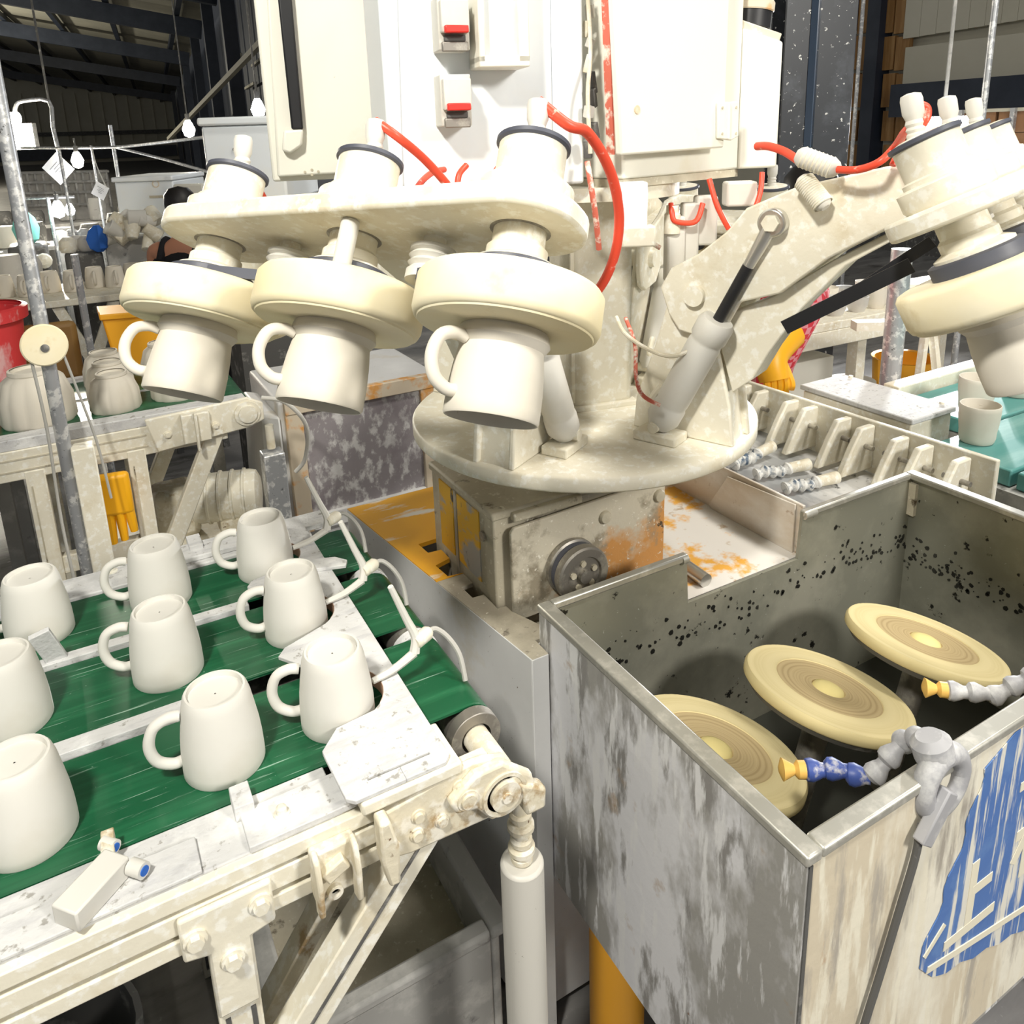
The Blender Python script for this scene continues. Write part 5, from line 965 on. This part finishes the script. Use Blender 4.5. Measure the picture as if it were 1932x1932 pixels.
for a in range(4): build(MB().bar((pl_.x+.02+.12*math.cos(a*PI/2+.6), pl_.y+.12*math.sin(a*PI/2+.6), .43), (pl_.x+.02+.16*math.cos(a*PI/2+.6), pl_.y+.16*math.sin(a*PI/2+.6), 0), .03, .03), 'leg', M_dgrey, sl1)
# worker in the red plaid apron, bending at the bench behind the arm
w2p = D(1432, 700, 2.52); arms2 = {'shr': None}
sh_, el_, wr_, ha_ = D(1512, 560, 2.40), D(1492, 622, 2.33), D(1455, 672, 2.26), D(1462, 722, 2.25)
o2, J2, f2, s2 = body((w2p.x-.03, w2p.y+.02, 0), math.radians(-60), .14, 'bending worker in red plaid apron and long yellow gloves', arms={'shl': sh_, 'ell': el_, 'wrl': wr_, 'hal': ha_, 'elr': V((w2p.x-.18, w2p.y+.12, .86)), 'wrr': V((w2p.x-.10, w2p.y+.10, .66)), 'har': V((w2p.x-.08, w2p.y+.06, .58))}, sit=False)
torso(o2, J2, M_plaid, 'plaid_apron', low=-.2)
gs = build(MB().tube([el_.lerp(wr_, .15), wr_, wr_.lerp(ha_, .9)], .05, 14, rs=lambda t: .052-.010*t), 'glove_cuff', M_glove, o2)
for i in range(4): build(MB().tube([ha_.lerp(wr_, .5)+rt0*(-.024+.016*i), ha_+rt0*(-.026+.018*i)+fw*-.01, ha_+rt0*(-.022+.017*i)-UZ*(.03+.006*(i % 2))], .011, 8), 'glove_finger', M_glove, o2)
build(MB().tube([wr_.lerp(ha_, .2)+rt0*.03, ha_+rt0*.045-UZ*.0, ha_+rt0*.045-UZ*.02], .012, 8), 'glove_thumb', M_glove, o2)
for s_ in ('l', 'r'): build(MB().tube([J2['hi'+s_][0], J2['kn'+s_][0], J2['an'+s_][0]], .09, 12, rs=lambda t: .11-.03*t), 'trouser_leg', M_blk, o2)
# lamps, wires, tags, frames -----------------------------------------------
def bulb(px, py, d, r, lab, hang=.7, m_=M_lamp):
    c = D(px, py, d); r_ = root('hanging_bulb', c, lab, 'lamp'); build(MB().lathe([(.001, -r*1.3), (r*.7, -r), (r, 0), (r*.6, r), (r*.3, r*1.5)], c, UZ, 16), 'glass', m_, r_); build(MB().cyl(c+UZ*r*1.4, c+UZ*r*2.4, r*.35, n=10), 'socket', M_dgrey, r_); build(MB().cyl(c+UZ*r*2.3, c+UZ*(r*2.4+hang), .006, n=6), 'cord', M_dgrey, r_)
bulb(146, 303, 5.31, .04, 'round glowing bulb beside the diamond paper tag', .05); bulb(356, 244, 7.0, .055, 'long glowing bulb in front of the studs', 1.2); bulb(487, 206, 5.0, .045, 'glowing bulb above the white machine cabinet', 1.2, M_lampw)
bulb(110, 396, 5.2, .042, 'large glowing bulb low over the pot rows', .02, M_lampw); bulb(132, 396, 5.2, .03, 'small glowing bulb low over the pot rows', .02, M_lampw)
area('flood_lamp_light', D(30, 258, 6.5)+V((rt0.y, -rt0.x, 0))*.05, D(30, 258, 6.5)+V((rt0.y, -rt0.x, 0))*3-UZ*1.6, .18, 150, (1, .93, .78))
fl_ = root('flood_lamp', D(35, 255, 6.5), 'glaring warm flood lamp hung from a bent pipe', 'lamp')
c = D(30, 258, 6.5); build(MB().obox(c, (rt0, V((rt0.y, -rt0.x, 0)), UZ), (.26, .05, .19)), 'glass', M_lamp, fl_); c2_ = D(28, 228, 6.5); build(MB().cyl(c2_+UZ*.02-rt0*.12, c2_+UZ*.02+rt0*.03, .05, n=14), 'glass_tube', M_lamp, fl_)
build(MB().obox(c+V((.02, .06, 0)), (rt0, V((rt0.y, -rt0.x, 0)), UZ), (.28, .06, .21)), 'housing', M_grey, fl_); build(MB().tube([D(28, 215, 6.5), D(30, 200, 6.5), D(42, 191, 6.5), D(92, 191, 6.5), D(100, 240, 6.5), D(112, 290, 6.5)], .016, 8, k=3), 'bent_pipe', M_pole, fl_); build(MB().cyl(D(92, 191, 6.5), D(92, 191, 6.5)+UZ*3, .01, n=6), 'hanger', M_dgrey, fl_)
GP = 'pipes and posts in the left background'
for i, (xa, ya, xb, yb, d, r, lab) in enumerate(((208, 236, 232, 352, 5.2, .012, 'upright pipe beside the far white cabinet'), (112, 285, 140, 480, 5.0, .010, 'long thin pipe below the diamond paper tag'), (172, 275, 200, 430, 5.3, .008, 'thin rod hanging by the small paper tag'), (140, 480, 185, 700, 3.4, .016, 'grey post rising behind the bowl conveyor'), (90, 372, 112, 520, 5.2, .012, 'post left of the teal cloth'))):
    A_, B_ = D(xa, ya, d), D(xb, yb, d); B_ = V((A_.x, A_.y, B_.z)); one(MB().cyl(V((A_.x, A_.y, 0)), A_, r, n=10), 'pipe_post', M_pole, lab, 'pipe', GP)
for i, (pts, lab) in enumerate((([(40, 279, 5.5), (150, 279, 5.3), (240, 276, 5.0), (400, 257, 4.2)], 'level wire carrying bulbs and tags'), ([(215, 277, 5.2), (300, 298, 4.8), (392, 324, 4.4)], 'wire sloping down to the white machine cabinet'), ([(20, 376, 5.2), (140, 371, 5.2)], 'short level rail over the pot rows'))):
    one(MB().tube([D(*p) for p in pts], .009, 8), 'wire', M_pole, lab, 'wire')
def tag(px, py, w_, d, rot, lab, top):
    c = D(px, py, d); r_ = root('paper_tag', c, lab, 'tag'); u = rt0*math.cos(rot)+UZ*math.sin(rot); v = -rt0*math.sin(rot)+UZ*math.cos(rot); n = u.cross(v)
    sh_ = build(MB().obox(c, (u, v, n), (w_, w_*1.05, .003)), 'sheet', M_paper, r_)
    for i in range(4): build(MB().obox(c+v*w_*(.22-.12*i)+u*w_*(.1*(i % 2)-.05)+n*(.0022 if n.dot(CAM-c) > 0 else -.0022), (u, v, n), (w_*(.5-.08*i), w_*.025, .0008)), 'writing_line', M_ink, sh_)
    build(MB().tube([c+v*w_*.45+u*w_*.3, c.lerp(top, .6)+u*.01, top], .004, 6), 'string', M_cable, r_)
tag(110, 318, .15, 5.35, math.radians(42), 'diamond-hung paper tag with grey writing on the wire', D(108, 279, 5.38)); tag(189, 360, .088, 5.2, math.radians(-33), 'small paper tag hung low on a rod', D(173, 278, 5.22))
# caged rack and far clutter
cg = root('cage_rack', D(115, 355, 9), 'pale wire cage rack far behind the pot rows', 'rack')
for i in range(12): A_ = D(35+i*15, 325, 9.0); B_ = D(38+i*15, 392, 9.0); build(MB().bar(A_, V((A_.x, A_.y, B_.z)), .02, .02), 'bar', M_grey, cg)
for y in (327, 345, 365, 388): build(MB().bar(D(32, y, 9.0), D(205, y-4, 9.0), .02, .025), 'rail', M_grey, cg)
A_, B_ = D(30, 392, 9.15), D(208, 388, 9.15); build(MB().prism([V((A_.x, A_.y, 0)), V((B_.x, B_.y, 0)), V((B_.x, B_.y, D(208, 322, 9.15).z)), V((A_.x, A_.y, D(30, 326, 9.15).z))], HU*.6), 'panel', M_clayg, cg)
for i, (px, py, wx, h, d, m_) in enumerate(((20, 470, .35, .5, 6.2, M_grey), (52, 460, .22, .45, 5.2, M_dgrey), (150, 455, .3, .4, 5.55, M_grey), (156, 472, .2, .35, 4.75, M_dgrey), (260, 480, .4, .5, 6.3, M_grey), (120, 415, .5, .6, 10, M_card), (60, 405, .5, .6, 10.5, M_card))):
    c = D(px, py, d); r_ = root('pottery_machine', (c.x, c.y, 0), ('grey block-shaped pottery machine beside the red bucket', 'dark pottery machine below the teal cloth', 'grey pottery machine under the twin bulbs', 'dark pottery machine beside the blue bag', 'grey pottery machine behind the trimming head', 'brown crate stack far behind the twin bulbs', 'brown crate stack below the cage rack')[i], 'machine')
    build(MB().box(c.x-wx/2, c.x+wx/2, c.y-.15, c.y+.15, 0, c.z), 'body', m_, r_, .02)
    for j in range(4): build(MB().lathe([(.04, 0), (.05, .02), (.045, .07), (.02, .09)], (c.x-wx*.36+j*wx*.24, c.y-.05+.04*(j % 2), c.z) if i != 1 else (c.x-wx*.36+j*wx*.24, c.y-.148, c.z-.1), UZ if i != 1 else V((0, -1, 0)), 12), 'knob', random.choice((M_clayg, M_dgrey, M_cream)), r_)
# ================================================================== under the front conveyor
cr = root('plastic_crate', (.22, 1.02, 0), 'off-white plastic crate with murky water under the front conveyor', 'crate')
for b_ in ((.09, .105, .86, 1.18), (.405, .42, .86, 1.18), (.105, .405, .86, .875), (.105, .405, 1.165, 1.18)): build(MB().box(*b_, .02, .36), 'wall', M_grey, cr, .005)
build(MB().box(.105, .405, .875, 1.165, .02, .26), 'murky_water', M_gear, cr)
for b_ in ((.075, .11, .85, 1.19), (.40, .435, .85, 1.19), (.11, .40, .85, .88), (.11, .40, 1.16, 1.19)): build(MB().box(*b_, .355, .375), 'rim', M_grey, cr, .006)
one(MB().lathe([(.10, 0), (.12, .02), (.14, .26), (.13, .26), (.11, .03)], (-.22, 1.10, .0), UZ, 28, cap=False), 'dusty_bucket', M_dgrey, 'dark dusty bucket under the front conveyor', 'bucket')
for i, (x, y, r) in enumerate(((-.06, .885, .10), (-.43, .905, .12), (-.20, 1.40, .12))):
    one(MB().lathe([(r*.6, 0), (r, r*.4), (r*.9, r*.9), (r*.5, r*1.3), (r*.1, r*1.4)], (x, y, 0), UZ, 18, mod=lambda a, h: 1+.12*math.sin(3*a+h*20)), 'clay_sack', M_dgrey, ('grey clay sack beside the crate under the conveyor', 'big grey clay sack near the dusty bucket', 'grey clay sack behind the crate')[i], 'sack')
one(MB().tube([V((-.5, .735, .009)), V((-.32, .74, .30)), V((-.12, .742, .40)), V((-.03, .745, .22)), V((-.05, .748, .009))], .009, 8), 'white_tube', M_clayg, 'pale tube arching under the front conveyor', 'tube')
